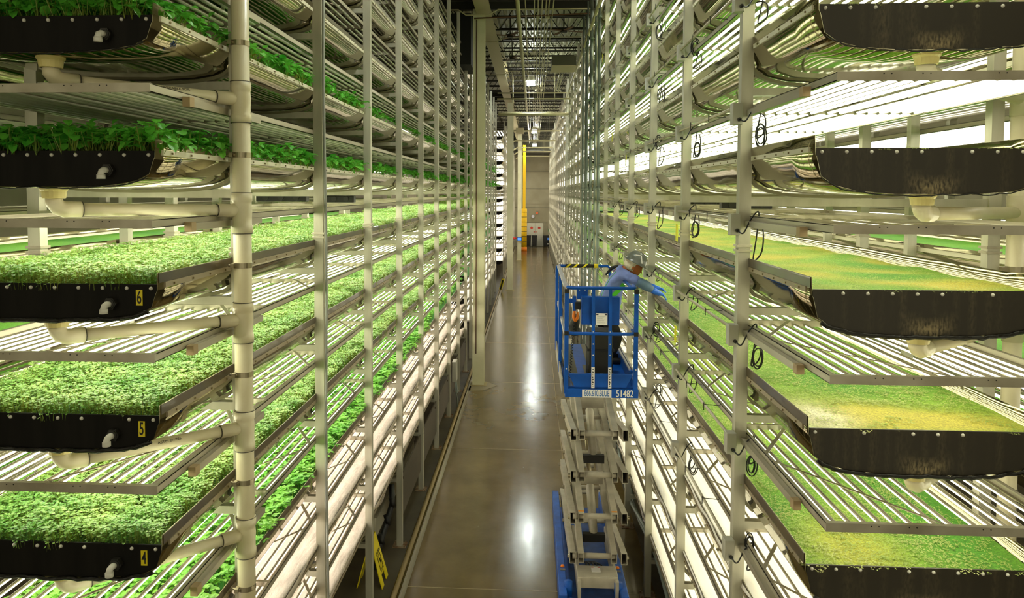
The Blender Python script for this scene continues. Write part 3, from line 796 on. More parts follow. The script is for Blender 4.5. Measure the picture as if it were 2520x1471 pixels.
# black fans hung between racks
for i, (x, y, z) in enumerate(((-2.75, 8.35, 5.29), (-2.75, 10.6, 5.25), (2.4, 8.9, 5.22), (2.6, 11.8, 5.2), (2.4, 10.9, 4.45), (-2.9, 9.6, 4.55), (-2.8, 13.2, 4.6))):
    t = thing('circulation_fan', 'black twin circulation fan under a trough, %s of seven counted from the camera' % ORD[i+1], 'fan', (x, y, z), 'black circulation fans')
    m = MB(); m.box(x-.28, x+.28, y-.06, y+.06, z-.05, z+.045); m.build('fan_housing', BLACK, t, bevel=.01)
    for q in (-.17, 0, .17):
        m = MB(); m.cyl((x+q, y-.075, z), (x+q, y-.06, z), .036, 12); m.build('fan_grille', KNOB, t)

# ------------------------------------------------------------------ room
def floor_mat():
    m = bpy.data.materials.new('polished_concrete'); m.use_nodes = True
    nt = m.node_tree; b = nt.nodes['Principled BSDF']; L = nt.links
    tc = nt.nodes.new('ShaderNodeTexCoord')
    n = nt.nodes.new('ShaderNodeTexNoise'); n.inputs['Scale'].default_value = .9; n.inputs['Detail'].default_value = 8; n.inputs['Roughness'].default_value = .65
    r = nt.nodes.new('ShaderNodeValToRGB'); r.color_ramp.elements[0].position = .3; r.color_ramp.elements[1].position = .72
    r.color_ramp.elements[0].color = (*hexc('#62512f'), 1); r.color_ramp.elements[1].color = (*hexc('#826d42'), 1)
    L.new(tc.outputs['Object'], n.inputs['Vector']); L.new(n.outputs['Fac'], r.inputs[0])
    v = nt.nodes.new('ShaderNodeTexVoronoi'); v.inputs['Scale'].default_value = 2.6; v.feature = 'F1'
    L.new(tc.outputs['Object'], v.inputs['Vector'])
    mr = nt.nodes.new('ShaderNodeMapRange'); mr.inputs[1].default_value = .02; mr.inputs[2].default_value = .035; mr.inputs[3].default_value = .6; mr.inputs[4].default_value = 0
    L.new(v.outputs['Distance'], mr.inputs[0])
    mx = nt.nodes.new('ShaderNodeMix'); mx.data_type = 'RGBA'; mx.inputs[7].default_value = (*hexc('#b5aa8d'), 1)
    L.new(mr.outputs[0], mx.inputs[0]); L.new(r.outputs[0], mx.inputs[6]); L.new(mx.outputs[2], b.inputs['Base Color'])
    r2 = nt.nodes.new('ShaderNodeMapRange'); r2.inputs[3].default_value = .10; r2.inputs[4].default_value = .26
    n2 = nt.nodes.new('ShaderNodeTexNoise'); n2.inputs['Scale'].default_value = 3; n2.inputs['Detail'].default_value = 6
    mp = nt.nodes.new('ShaderNodeMapping'); mp.inputs['Scale'].default_value = (3, .4, 1); L.new(tc.outputs['Object'], mp.inputs[0]); L.new(mp.outputs[0], n2.inputs['Vector'])
    L.new(n2.outputs['Fac'], r2.inputs[0]); L.new(r2.outputs[0], b.inputs['Roughness'])
    b.inputs['Specular IOR Level'].default_value = .62
    return m
FLOOR = floor_mat()
m = MB(); m.box(-9, 9, -6, 77, -.1, 0); struct(m.build('floor', FLOOR))
m = MB(); m.box(-9, -1.86, -6, 77, 0, .004); m.box(1.66, 9, -6, 77, 0, .004); struct(m.build('floor', CONC))
m = MB()
for y in (4.1, 10.15, 15.85, 21.5, 27.2, 33, 39, 45, 51, 57, 63, 69): m.box(-1.7, 1.66, y, y+.012, -.01, .0012)
m.box(.62, .628, -4, 76, -.01, .0012)
struct(m.build('floor_joint', mat('joint_line', '#bda87e', .6)))
m = MB(); m.cyl((-1.80, -5, .035), (-1.80, 76, .035), .035, 12, caps=True)
tag(m.build('floor_conduit', mat('tan_pipe', '#a58f63', .45), smooth=True), 'long tan conduit lying on the floor along the plate-numbered rack', 'conduit')
m = MB(); m.box(-1.73, -1.715, -5, 76, 0, .05); m.box(-1.73, -1.67, -5, 76, 0, .006); struct(m.build('trim_1', ALU2))
m = MB(); m.box(1.42, 1.435, 14, 76, 0, .05); struct(m.build('trim_2', ALU2))
# walls
m = MB(); m.box(-9.2, -9, -6, 77, 0, 11.5); struct(m.build('wall_left', WALLM))
m = MB(); m.box(9, 9.2, -6, 77, 0, 11.5); struct(m.build('wall_right', WALLM))
m = MB(); m.box(-9, 9, 76.3, 76.5, 0, 11.5)
m.box(-9, 9, 76.22, 76.3, 4.2, 4.5); m.box(-9, 9, 76.26, 76.3, 7.4, 7.46, 1); m.box(-9, 9, 76.26, 76.3, 5.68, 5.72, 1); m.box(-9, 9, 76.26, 76.3, 3.8, 3.85, 1)
m.box(-.7, 1.9, 76.2, 76.3, 2.38, 2.46); m.box(-.72, -.6, 76.2, 76.3, 0, 2.4); m.box(1.02, 1.14, 76.2, 76.3, 0, 2.4)
struct(m.build('wall_back', [WALLM, mat('wall_seam', '#6e6a58', .7)]))
d = thing('door_1', 'pale double door in the end wall with red round signs', 'door', (.2, 76.2, 0)); d['kind'] = 'structure'
for x0, x1 in ((-.58, .19), (.21, 1.0)):
    m = MB(); m.box(x0, x1, 76.16, 76.22, .02, 2.34); m.build('door_leaf', mat('door_paint', '#dcd8c4', .5), d)
for (x, z, r) in ((-.12, 1.85, .13), (.62, 1.85, .12), (.12, 1.45, .06), (.3, 1.45, .06)):
    m = MB()
    if x > .5: m.box(x-r, x+r, 76.14, 76.16, z-.09, z+.09)
    else: m.cyl((x, 76.14, z), (x, 76.16, z), r, 16)
    m.build('door_sign', mat('sign_red', '#d8402a', .5), d)
m = MB(); m.cyl((0, 76.1, 2.98), (0, 76.2, 2.98), .17, 20); m.cyl((0, 76.09, 2.98), (0, 76.1, 2.98), .14, 20, 1)
tag(m.build('wall_clock', [mat('clock_rim', '#8c8a98', .5), mat('clock_face', '#d9d6dc', .5)]), 'round wall clock over the double door', 'clock')
m = MB(); m.box(.28, .5, 76.1, 76.3, 3.2, 3.42); tag(m.build('alarm_beacon', mat('beacon_orange', '#f0784a', .5)), 'orange alarm beacon on the end wall beside the clock', 'alarm')
m = MB(); m.box(1.5, 1.8, 76.05, 76.15, 1.5, 1.72); tag(m.build('exit_sign', mat('sign_green', '#2e9c4f', .5)), 'small green exit sign on the end wall', 'sign')
for (x0, x1, lab) in ((-.62, -.18, 'narrow black wheeled bin beside the yellow column guard'), (-.1, .4, 'black wheeled bin standing before the double door'), (1.0, 1.68, 'black wheeled bin with a blue label at the end wall')):
    t = thing('wheeled_bin', lab, 'bin', ((x0+x1)/2, 75.2, 0), 'black bins by the end wall')
    m = MB(); m.prism([(x0+.04, .12), (x1-.04, .12), (x1, 1.1), (x0, 1.1)], 'y', 74.9, 75.5); m.build('bin_body', BLACK, t, bevel=.02)
    m = MB(); m.box(x0-.02, x1+.02, 74.87, 75.53, 1.1, 1.17); m.build('bin_lid', KNOB, t)
    for xx in (x0+.06, x1-.06):
        m = MB(); m.cyl((xx-.02, 75.45, .07), (xx+.02, 75.45, .07), .07, 12); m.cyl((xx-.02, 74.95, .07), (xx+.02, 74.95, .07), .07, 12); m.build('wheel', BLACK, t)
    if x0 > .9:
        m = MB(); m.box(1.4, 1.55, 74.86, 74.87, .75, .95); m.build('blue_label', mat('label_blue', '#3c7ae0', .4), t)
        m = MB(); m.box(1.38, 1.55, 74.86, 74.87, .3, .42); m.build('paper_label', CLOTH, t)
# building columns
def column(x0, x1, y, lab, w=.3):
    t = thing('steel_column', lab, 'column', ((x0+x1)/2, y, 0), 'cream building columns')
    m = MB(); xm = (x0+x1)/2
    m.box(x0, x1, y, y+.03, .02, 10.3); m.box(x0, x1, y+w-.03, y+w, .02, 10.3); m.box(x1-.035, x1-.02, y+.03, y+w-.03, .02, 10.3); m.box(x0+.02, x0+.035, y+.03, y+w-.03, .02, 10.3)
    m.build('column_shaft', COLM, t)
    m = MB(); m.box(x0-.08, x1+.08, y-.08, y+w+.08, 0, .02); m.build('base_plate', mat('plate_tan', '#b7a878', .6), t)
    return t
c1 = column(-1.65, -1.33, 21.1, 'nearest and thickest cream column beside the polished aisle')
m = MB(); m.tube([(-1.55, 21.07, 10.0), (-1.55, 21.07, 3.2), (-1.55, 21.07, .9)], .014, 6)
tag(m.build('rusty_conduit', RUST, smooth=True), 'thin rusty conduit running down the nearest cream column', 'conduit')
column(-1.40, -1.08, 41.8, 'second cream column from the camera along the aisle')
column(-1.21, -.90, 60.5, 'third cream column, with the blue touch screen')
m = MB(); m.prism([(-1.33, 20.6), (-.95, 21.1), (-1.33, 21.6), (-1.8, 21.4), (-1.8, 20.5)], 'z', .0005, .006)
struct(m.build('floor_patch', mat('grout_patch', '#a3977a', .5)))
t = thing('touch_screen', 'blue touch screen terminal on the third cream column', 'screen', (-1.05, 60.2, 1.7))
m = MB(); m.box(-1.24, -.86, 60.36, 60.5, 1.55, 1.85); m.build('bezel', mat('slate', '#3d4a60', .4), t)
m = MB(); m.box(-1.19, -.91, 60.35, 60.36, 1.6, 1.8); m.build('display', mat('screen_blue', '#4a86e8', .3, emit=hexc('#4a86e8'), es=.8), t)
m = MB(); m.cyl((-1.45, 60.3, 1.75), (-1.45, 60.5, 1.75), .1, 14); m.box(-1.5, -1.2, 60.5, 60.54, 1.7, 1.8); tag(m.build('stop_button', mat('stop_red', '#d5302a', .4), smooth=True), 'red emergency stop button left beside the touch screen', 'button')
t = thing('guarded_column', 'yellow column with a strapped yellow guard near the end wall', 'column', (-.8, 70, 0))
m = MB(); m.box(-.93, -.68, 70.1, 70.4, .02, 9.6); m.build('column_shaft', YELC, t)
m = MB(); m.cyl((-.8, 70.25, .35), (-.8, 70.25, 3.85), .25, 16); g_ = m.build('column_guard', YELC, t, smooth=True)
m = MB()
for i in range(8): m.cyl((-.8, 70.25, .45+i*.44), (-.8, 70.25, .49+i*.44), .258, 16)
m.build('guard_straps', BLACK, g_)
m = MB(); m.cyl((-.8, 70.25, 0), (-.8, 70.25, .36), .27, 16); m.build('guard_base', ORANGE, t, smooth=True)
# ceiling
m = MB(); n0 = 0; prof = []
x = -9
while x < 9: prof += [(x, 11.30), (x+.07, 11.30), (x+.1, 11.36), (x+.17, 11.36), ]; x += .2
for (a, b) in zip(prof, prof[1:]): m.quad([(a[0], -6, a[1]), (b[0], -6, b[1]), (b[0], 77, b[1]), (a[0], 77, a[1])])
m.box(-9, 9, -6, 77, 11.4, 11.5)
struct(m.build('ceiling', mat('roof_deck', '#b9b89a', .5, .2, col2='#a3a184', noise_scale=1)))
y = 15.2; k = 0
while y < 75.5:
    m = MB(); z0, z1 = 10.42, 11.24
    m.box(-8.9, 8.9, y-.05, y+.05, z1-.04, z1+.03); m.box(-8.9, 8.9, y-.045, y+.045, z0, z0+.035)
    x = -8.8; up = 0
    while x < 8.8:
        m.bar((x, y, z0 if not up else z1), (x+.55, y, z1 if not up else z0), .025, .025); up = 1-up; x += .55
    struct(m.build('roof_joist', JOIST)); y += 1.86; k += 1
for y in (21.25, 42, 60.6):
    m = MB(); m.box(-8.9, 8.9, y-.09, y+.09, 10.3, 10.33); m.box(-8.9, 8.9, y-.012, y+.012, 10.33, 10.72); m.box(-8.9, 8.9, y-.09, y+.09, 10.72, 10.75)
    struct(m.build('roof_girder', JOIST))
m = MB(); m.box(-1.55, -1.15, -6, 76, 10.16, 10.19); m.box(-1.36, -1.34, -6, 76, 10.19, 10.7); m.box(-1.55, -1.15, -6, 76, 10.7, 10.73)
struct(m.build('roof_girder', GIRD))
m = MB(); m.box(-8.9, 8.9, 71, 76.2, 9.0, 9.25); struct(m.build('ceiling_soffit', JOIST))
m = MB(); m.cyl((-.42, -5, 9.8), (-.33, 76, 9.8), .05, 12)
for y in range(10, 76, 6): m.cyl((-.38, y, 9.8), (-.38, y, 10.5), .01, 6)
tag(m.build('sprinkler_main', PIPE, smooth=True), 'thick pale sprinkler pipe running lengthwise under the roof', 'pipe')
for i, x in enumerate((-.22, 0.0, .1, .2, .3, .37, .48)):
    m = MB(); m.cyl((x, 14, 10.05), (x, 76, 10.05), .016, 6)
    for y in range(16, 76, 5): m.box(x-.05, x+.05, y, y+.12, 10.02, 10.1) if (y//5+i) % 3 == 0 else None
    tag(m.build('ceiling_conduit', PIPE, smooth=False), 'thin lengthwise ceiling conduit, %s of seven to the right of the sprinkler pipe' % ORD[i+1], 'conduit', 'lengthwise ceiling conduits')
m = MB(); m.tube([(1.41, 16, 9.45), (1.41, 24, 9.45), (1.41, 36, 9.45), (1.41, 60, 9.45)], .04, 8); tag(m.build('ceiling_pipe', PIPE, smooth=True), 'pale pipe running high along the tops of the grey conduits', 'pipe')
for i, (y, z, r) in enumerate(((34.2, 8.78, .07), (33.0, 9.3, .035), (33.4, 9.6, .03), (45, 8.9, .05), (52, 8.8, .05), (60, 8.8, .05), (66, 8.8, .06), (72, 8.7, .06))):
    m = MB(); m.tube([(-1.6, y, z-.25), (-1.25, y, z), (1.5, y, z)] if i > 2 else [(-1.55, y, z), (1.55, y, z)], r, 10)
    m.cyl((-.9, y, z), (-.9, y, 10.42), .008, 6); m.cyl((.9, y, z), (.9, y, 10.42), .008, 6)
    tag(m.build('cross_pipe', PIPE, smooth=True), '%s horizontal pipe crossing above the aisle, counted from the camera' % ORD[i+1], 'pipe', 'pipes crossing the aisle')
for i, (y, z) in enumerate(((20.6, 10.1), (20.8, 9.98), (24.8, 10.2), (31, 10.1))):
    m = MB(); m.tube([(-2.6, y, z+.06), (-2.0, y, z+.06), (-1.8, y, z-.08), (-1.2, y, z-.08), (-.95, y, z+.06), (1.5, y, z+.06)] if i != 1 else [(-1.6, y, z), (1.5, y, z+.1)], .02, 6, 0)
    tag(m.build('cross_conduit', PIPE if i != 1 else RUST, smooth=True), ['pale bent conduit crossing in front of the first column top', 'rusty rod crossing just below the first column top', 'bent conduit crossing the girder behind the first column', 'farther bent conduit crossing the girder near the ceiling lamp'][i], 'conduit')
t = thing('air_handler', 'flat beige air handler box hanging above the lift-side rack top', 'air handler', (1, 25.6, 9.4))
m = MB(); m.box(.58, 1.35, 25, 26.3, 9.4, 9.72); m.build('housing', mat('handler_dark', '#4a4a30', .6), t)
m = MB(); m.box(.57, 1.36, 24.99, 26.31, 9.38, 9.405); m.build('bottom_panel', mat('handler_pale', '#cbbf95', .5), t)
for x in (.88, .97):
    m = MB(); m.tube([(x, 26.6, 9.35), (x-.01, 30.5, 9.35), (x+.1, 31, 9.35)], .03, 8); m.build('drain_line', PIPE, t)
t = thing('air_handler', 'small beige air handler box beyond the first crossing pipe', 'air handler', (-.75, 44, 9))
m = MB(); m.box(-.98, -.55, 43.5, 44.5, 8.68, 8.95); m.build('housing', mat('handler_pale'), t)
m = MB(); m.box(-2.6, -1.75, 21.6, 23.4, 8.9, 10.3); tag(m.build('air_duct', mat('duct_black', '#191812', .7)), 'black duct behind the first cream column top', 'duct')
for i, y in enumerate((7.0, 34.1, 55.8, 69.6)):
    x = (-.2, -.13, .05, .1)[i]; dzl = (0, .3, -.12, -.26)[i]
    t = thing('high_bay_lamp', ['high bay lamp straight above the near aisle', 'nearest visible square high bay lamp under the roof', 'second high bay lamp, beyond the crossing pipe', 'farthest high bay lamp before the end wall'][i], 'ceiling lamp', (x, y, 9.9), 'high bay lamps')
    m = MB(); m.prism([(x-.19, 9.92+dzl), (x+.19, 9.92+dzl), (x+.12, 10.12+dzl), (x-.12, 10.12+dzl)], 'y', y-.18, y+.18); m.build('lamp_housing', JBOX, t)
    m = MB(); m.box(x-.17, x+.17, y-.17, y+.17, 9.72+dzl, 9.92+dzl); m.build('diffuser', HIBAY, t)
    m = MB(); m.cyl((x, y, 10.12+dzl), (x, y, 10.5), .01, 6); m.build('hanger', JOIST, t)
# three ceiling fans glimpsed under the deck
for i, (x, y) in enumerate(((-.75, 24.5), (-.8, 28.6), (.9, 23.8))):
    t = thing('ceiling_fan', ['brown ceiling fan beside the girder, nearer one', 'brown ceiling fan beside the girder, farther one', 'brown ceiling fan on the lift side of the conduits'][i], 'fan', (x, y, 10.3), 'roof fans')
    m = MB(); m.cyl((x, y, 10.2), (x, y, 10.3), .1, 12); m.cyl((x, y, 10.3), (x, y, 10.9), .02, 6); m.build('motor', JOIST, t)
    for q in range(4):
        a = q*PI/2+.4; m = MB(); m.bar((x+.1*math.cos(a), y+.1*math.sin(a), 10.25), (x+.62*math.cos(a), y+.62*math.sin(a), 10.25), .13, .01); m.build('blade', RUST, t)

# ------------------------------------------------------------------ below the left rack
for i, (a, b) in enumerate(zip(LPOST[3:8], LPOST[4:9])):
    m = MB(); m.box(XL-.055, XL-.035, a+.1, b-.02, .38, 1.02)
    for yy in (a+.3, b-.3): m.cyl((XL-.035, yy, .95), (XL-.02, yy, .95), .02, 8)
    tag(m.build('cover_panel', PANEL), '%s brown cover panel at the rack foot, counted from the near end' % ORD[i+1], 'panel', 'brown foot panels')
m = MB(); pts = [(-2.2, 10.5, .05), (-2.15, 10.75, .35), (-2.1, 10.95, .55), (-2.05, 11.1, .75), (-2.08, 11.2, 1.0)]
m.tube(pts, .045, 10)
for p in pts[1:4]: m.cyl((p[0]-.03, p[1], p[2]), (p[0]+.03, p[1]+.02, p[2]+.02), .085, 12)
tag(m.build('pump_hose', CABLE, smooth=True), 'black jointed pump hose under the plate-numbered rack', 'hose')
t = thing('electric_box', 'pale grey electrical box on the rack foot before the first column', 'electrical box', (-1.9, 18.2, .6))
m = MB(); m.box(-1.93, -1.83, 18.4, 18.75, .75, 1.25); m.build('enclosure', JBOX, t, bevel=.01)
m = MB(); m.tube([(-1.86, 18.5, .75), (-1.84, 18.45, .5), (-1.84, 18.7, .3), (-1.84, 18.9, .02)], .015, 6); m.tube([(-1.86, 18.65, .75), (-1.82, 18.6, .45), (-1.82, 18.9, .42)], .015, 6); m.build('conduit_bend', DKGREY, t)
t = thing('tank_trough', 'white low tank under the near end of the plate-numbered rack', 'tank', (-2.6, 12, .3))
m = MB(); m.box(-3.2, -2.25, 10.9, 14.5, .3, .62); m.build('tank_body', STRIP, t, bevel=.02)
m = MB(); m.box(-3.22, -2.23, 10.88, 14.52, .62, .66); m.build('tank_rim', ALU2, t)
# wet floor signs
def wet_sign(cx, y0, y1, lab, h=.64, spread=.17):
    t = thing('wet_floor_sign', lab, 'floor sign', (cx, (y0+y1)/2, 0), 'yellow wet floor signs')
    for s in (1, -1):
        m = MB(); ym = (y0+y1)/2
        def P(u, v, o=0): return (cx+s*(spread*(1-v)+.01)+s*o, y0+(y1-y0)*u, h*v)
        for (u0, u1, v0, v1, ta, tb) in ((0, .3, 0, .22, 0, 0), (.7, 1, 0, .22, 0, 0), (0, 1, .22, 1, 0, .14)):
            a = [P(u0, v0), P(u1, v0), P(u1-tb, v1), P(u0+tb, v1)]; b = [(p[0]-s*.012, p[1], p[2]) for p in a]
            m.quad(a if s > 0 else a[::-1]); m.quad(b[::-1])
            for i in range(4): j = (i+1) % 4; m.quad([a[i], a[j], b[j], b[i]])
        pn = m.build('sign_panel', YEL, t)
        if s > 0:
            tilt = math.atan2(spread, h)
            text('caution_text', 'CAUTION', (cx+spread*.34+.018, ym, h*.66), (PI/2-tilt, 0, PI/2), .062, BLACK, pn, sx=.8, bold=.001)
            q = MB()
            def W(dy, v): return (cx+s*(spread*(1-v/h)+.014), ym+dy, v)
            for (a, b, wd) in (((-.06, .2), (.06, .2), .012), ((0, .33), (.02, .27), .02), ((.02, .27), (-.04, .22), .014), ((.0, .33), (.06, .31), .01), ((-.075, .18), (-.075, .38), .006), ((.075, .18), (.075, .38), .006), ((-.075, .38), (.075, .38), .006), ((-.075, .18), (.075, .18), .006)):
                q.bar(W(*a), W(*b), .003, wd)
            q.cyl(W(-.01, .355), tuple(Vector(W(-.01, .355))+Vector((.003, 0, 0))), .016, 10)
            q.build('slip_symbol', BLACK, pn)
wet_sign(-2.17, 10.05, 10.45, 'yellow wet floor sign standing under the plate-numbered rack')
t = thing('wet_floor_sign', 'yellow folded floor sign leaning by the second cream column', 'floor sign', (-1.68, 42, 0), 'yellow wet floor signs')
m = MB(); m.bar((-1.76, 41.9, .02), (-1.6, 42.05, .62), .22, .03); m.build('sign_panel', YEL, t)
m = MB(); m.bar((-1.75, 41.87, .06), (-1.62, 42.0, .55), .08, .034); m.build('sign_print', BLACK, t)
# hoses along the foot of the lift-side rack
for i, (x, z0, r) in enumerate(((1.62, .5, .028), (1.68, .42, .028), (1.74, .6, .03))):
    m = MB(); m.tube([(x+.03*math.sin(y*.9+i), y, z0+.12*math.sin(y*1.35+i*.6)) for y in [6+q*.25 for q in range(52)]], r, 8)
    tag(m.build('ribbed_hose', DKGREY, smooth=True), '%s grey hose sagging along the foot of the lift-side rack' % ORD[i+1], 'hose', 'grey foot hoses')

# ------------------------------------------------------------------ scissor lift
LIFT = 'blue and grey scissor lift raised beside the rack, carrying a worker'
lift = thing('scissor_lift', LIFT, 'scissor lift', (.75, 10.3, 0))
YF, YB = 8.2, 10.55; X0, X1 = .365, 1.10; ZD, ZT, ZM = 3.27, 4.35, 3.85
# platform
m = MB(); m.box(X0-.012, X1+.03, YF, YB+.1, 3.165, 3.255); m.box(X0-.012, X1+.03, YF-.006, YF, 3.165, 3.255); fb = m.build('platform_frame', BLUE, lift, bevel=.004)
m = MB(); m.box(X0+.02, X1-.02, YF+.05, YB+.05, 3.255, 3.268); dk = m.build('deck', BLUE, lift)
m = MB()
m.box(X0+.07, X0+.16, YF+.1, YB, 3.268, 3.272); m.box(X0+.24, X0+.36, YF+.1, YF+1.1, 3.268, 3.272); m.box(X0+.30, X0+.46, YF+1.15, YB, 3.268, 3.272)
m.build('grip_strips', mat('grip_grey', '#7d7765', .8), dk)
m = MB(); m.box(.535, .845, YF-.010, YF-.006, 3.168, 3.252); pl = m.build('phone_plate', CLOTH, lift); pl['label'] = 'white plate with blue telephone lettering'
BTXT = mat('blue_text', '#2f6fb4', .5); WTXT = mat('white_text', '#f0eee6', .5)
text('phone_text', '866.610.BLUE', (.69, YF-.0115, 3.210), (PI/2, 0, 0), .088, BTXT, pl, sx=.53, bold=.001)
text('fleet_number', '51482', (.985, YF-.0085, 3.210), (PI/2, 0, 0), .105, WTXT, lift, sx=.70, bold=.0012)
# toe boards
m = MB(); m.prism([(X0+.09, 3.275), (X1-.1, 3.275), (X1-.035, 3.40), (X1-.035, 3.415), (X0+.03, 3.415), (X0+.03, 3.40)], 'y', YF+.012, YF+.02); m.box(X0+.03, X1-.035, YF-.0, YF+.03, 3.405, 3.418); m.build('toe_board', BLUE, lift)
for x, mm in ((X0+.01, GREYP), (X1-.03, BLUE)):
    m = MB(); m.box(x, x+.012, YF+.1, YB, 3.26, 3.42); m.box(x-.012, x+.03, YF+.1, YB, 3.42, 3.43); m.build('toe_board', mm, lift)
for x in (X1-.055, X1-.025):
    m = MB(); m.box(x, x+.02, YF+.15, YB, 3.43, 3.45); m.build('deck_rail', mat('pale_metal', '#c6c4c9', .35, .5), lift)
# front railing
r = .017
m = MB()
def rrect(z, y, x0=X0+.01, x1=X1-.01, c=.06, back=.25):
    return [(x0, y+back, z), (x0, y+c, z), (x0+c*.3, y+c*.3, z), (x0+c, y, z), (x1-c, y, z), (x1-c*.3, y+c*.3, z), (x1, y+c, z), (x1, y+back, z)]
m.tube(rrect(ZT-.012, YF+.005), .018, 10); m.build('top_rail', BLUE, lift, smooth=True)
m = MB(); m.tube(rrect(ZM, YF+.005), .018, 10); m.build('mid_rail', BLUE, lift, smooth=True)
for x in (X0, X1):
    m = MB(); m.box(x-.022, x+.022, YF+.0, YF+.045, 3.2, ZT-.03); po = m.build('corner_post', BLUE, lift, bevel=.003)
    for z in (ZT-.05, ZM):
        m = MB(); m.box(x-.0235, x+.0235, YF-.002, YF+.047, z-.022, z+.022); m.build('rail_coupler', BLACK, po)
    m = MB()
    for z in (3.47, 3.22): m.cyl((x, YF-.004, z), (x, YF+.002, z), .008, 8)
    m.build('bolt', WHITE, po)
for x in (.648, .826):
    m = MB(); m.box(x-.017, x+.017, YF+.002, YF+.028, 3.4, ZT-.02); ip = m.build('railing_upright', BLUE, lift)
    m = MB(); m.box(x-.017, x+.018, YF-.004, YF+.002, 3.265, 3.49); sp = m.build('height_strip', CLOTH, ip)
    m = MB()
    for q in range(11): m.box(x-.007, x+.007-.004*(q % 2), YF-.005, YF-.004, 3.285+q*.018, 3.285+q*.018+.007+.003*(q % 3))
    m.build('strip_print', BLACK, sp)
    m = MB()
    for z in (3.62, 3.74, 3.87): m.cyl((x, YF-.002, z), (x, YF+.003, z), .007, 8)
    m.build('bolt', WHITE, ip)
# side and back railing
m = MB(); m.box(X0-.035, X0+.01, YF+.06, YB-.02, ZT-.01, ZT+.01); m.build('top_rail', mat('pale_metal'), lift)
m = MB(); m.box(X0-.03, X0-.005, YF+.06, YB, ZM-.02, ZM+.02); m.build('mid_rail', mat('pale_metal'), lift)
m = MB(); m.box(X1-.02, X1+.0, YF+.2, YB, ZM-.02, ZM+.02); m.box(X1+.01, X1+.03, YF+.2, YB, ZM-.02, ZM+.02); m.build('mid_rail', mat('pale_metal'), lift)
m = MB(); m.tube([(X1, YF+.2, ZT-.012), (X1, YF+.5, ZT-.055), (X1, YB, ZT-.055)], .017, 8); m.build('top_rail', BLUE, lift, smooth=True)
bz = ZT
m = MB(); m.tube([(X0-.035, YB, 3.2), (X0-.035, YB, bz-.03), (X0-.005, YB, bz), (X1-.08, YB, bz), (X1-.05, YB, bz-.03), (X1-.05, YB, 3.2)], .019, 10); br_ = m.build('back_rail', BLUE, lift, smooth=True)
m = MB(); m.cyl((X0+.08, YB, bz), (X0+.52, YB, bz), .026, 12); wr = m.build('hazard_wrap', BLACK, br_, smooth=True)
m = MB()
for q in (.1, .2, .325):
    x = X0+q
    for k in range(12):
        t0 = 2*PI*k/12; t1 = 2*PI*(k+1)/12
        o0 = .03*math.cos(t0); o1 = .03*math.cos(t1); R_ = .0268
        m.quad([(x+o0, YB+R_*math.sin(t0), bz+R_*math.cos(t0)), (x+o0+.035, YB+R_*math.sin(t0), bz+R_*math.cos(t0)), (x+o1+.035, YB+R_*math.sin(t1), bz+R_*math.cos(t1)), (x+o1, YB+R_*math.sin(t1), bz+R_*math.cos(t1))])
m.cyl((X0+.47, YB, bz), (X0+.525, YB, bz), .028, 12)
m.build('hazard_stripes', YEL, wr)
for yy in (YF+1.0, YB-.06):
    m = MB(); m.box(X0-.05, X0-.015, yy, yy+.06, 3.2, ZT); m.build('side_post', BLUE, lift)
m = MB(); m.box(X0-.03, X0+.0, YF+1.1, YF+1.5, 3.45, 3.95); m.build('side_panel', mat('dark_blue', '#0c3f86', .5), lift)
m = MB(); m.box(X0-.045, X0-.03, YF+.12, YB, 3.17, 3.33); m.build('side_skirt', mat('skirt_grey', '#a9a49a', .5, 0, col2='#8b877c', noise_scale=14), lift)
# control box and manual
m = MB(); m.box(.525, .93, YF+.06, YF+.16, 3.935, 4.235); cb = m.build('control_box', BLUE, lift, bevel=.006)
m = MB(); m.box(.535, .61, YF+.052, YF+.06, 3.94, 4.23); m.box(.845, .92, YF+.052, YF+.06, 3.94, 4.23); m.build('box_flange', BLUE, cb)
m = MB(); m.box(.672, .795, YF-.002, YF+.004, 3.945, 4.07); lb = m.build('instruction_plate', CLOTH, lift); lb['label'] = 'small white instruction plate with dark heading'
m = MB(); m.box(.676, .7, YF-.0035, YF-.002, 4.05, 4.066); m.box(.767, .791, YF-.0035, YF-.002, 4.05, 4.066)
for q in range(7): m.box(.685, .685+.09-.015*(q % 3), YF-.003, YF-.002, 4.035-q*.011, 4.0365-q*.011)
m.build('plate_print', mat('print_grey', '#3c3a48', .6), lb)
m = MB(); m.box(.48, .60, YF+.2, YF+.22, 4.19, 4.33); m.box(.44, .475, YF+.2, YF+.26, 4.06, 4.22); m.box(.38, .44, YF+.24, YF+.26, 4.14, 4.19); bk = m.build('box_bracket', BLUE, lift)
m = MB(); m.cyl((.51, YF+.193, 4.29), (.51, YF+.2, 4.29), .006, 8); m.cyl((.57, YF+.193, 4.29), (.57, YF+.2, 4.29), .006, 8); m.build('bolt', WHITE, bk)
m = MB(); m.box(.465, .53, YF+.18, YF+.25, 4.08, 4.16); m.build('joystick_guard', BLACK, bk)
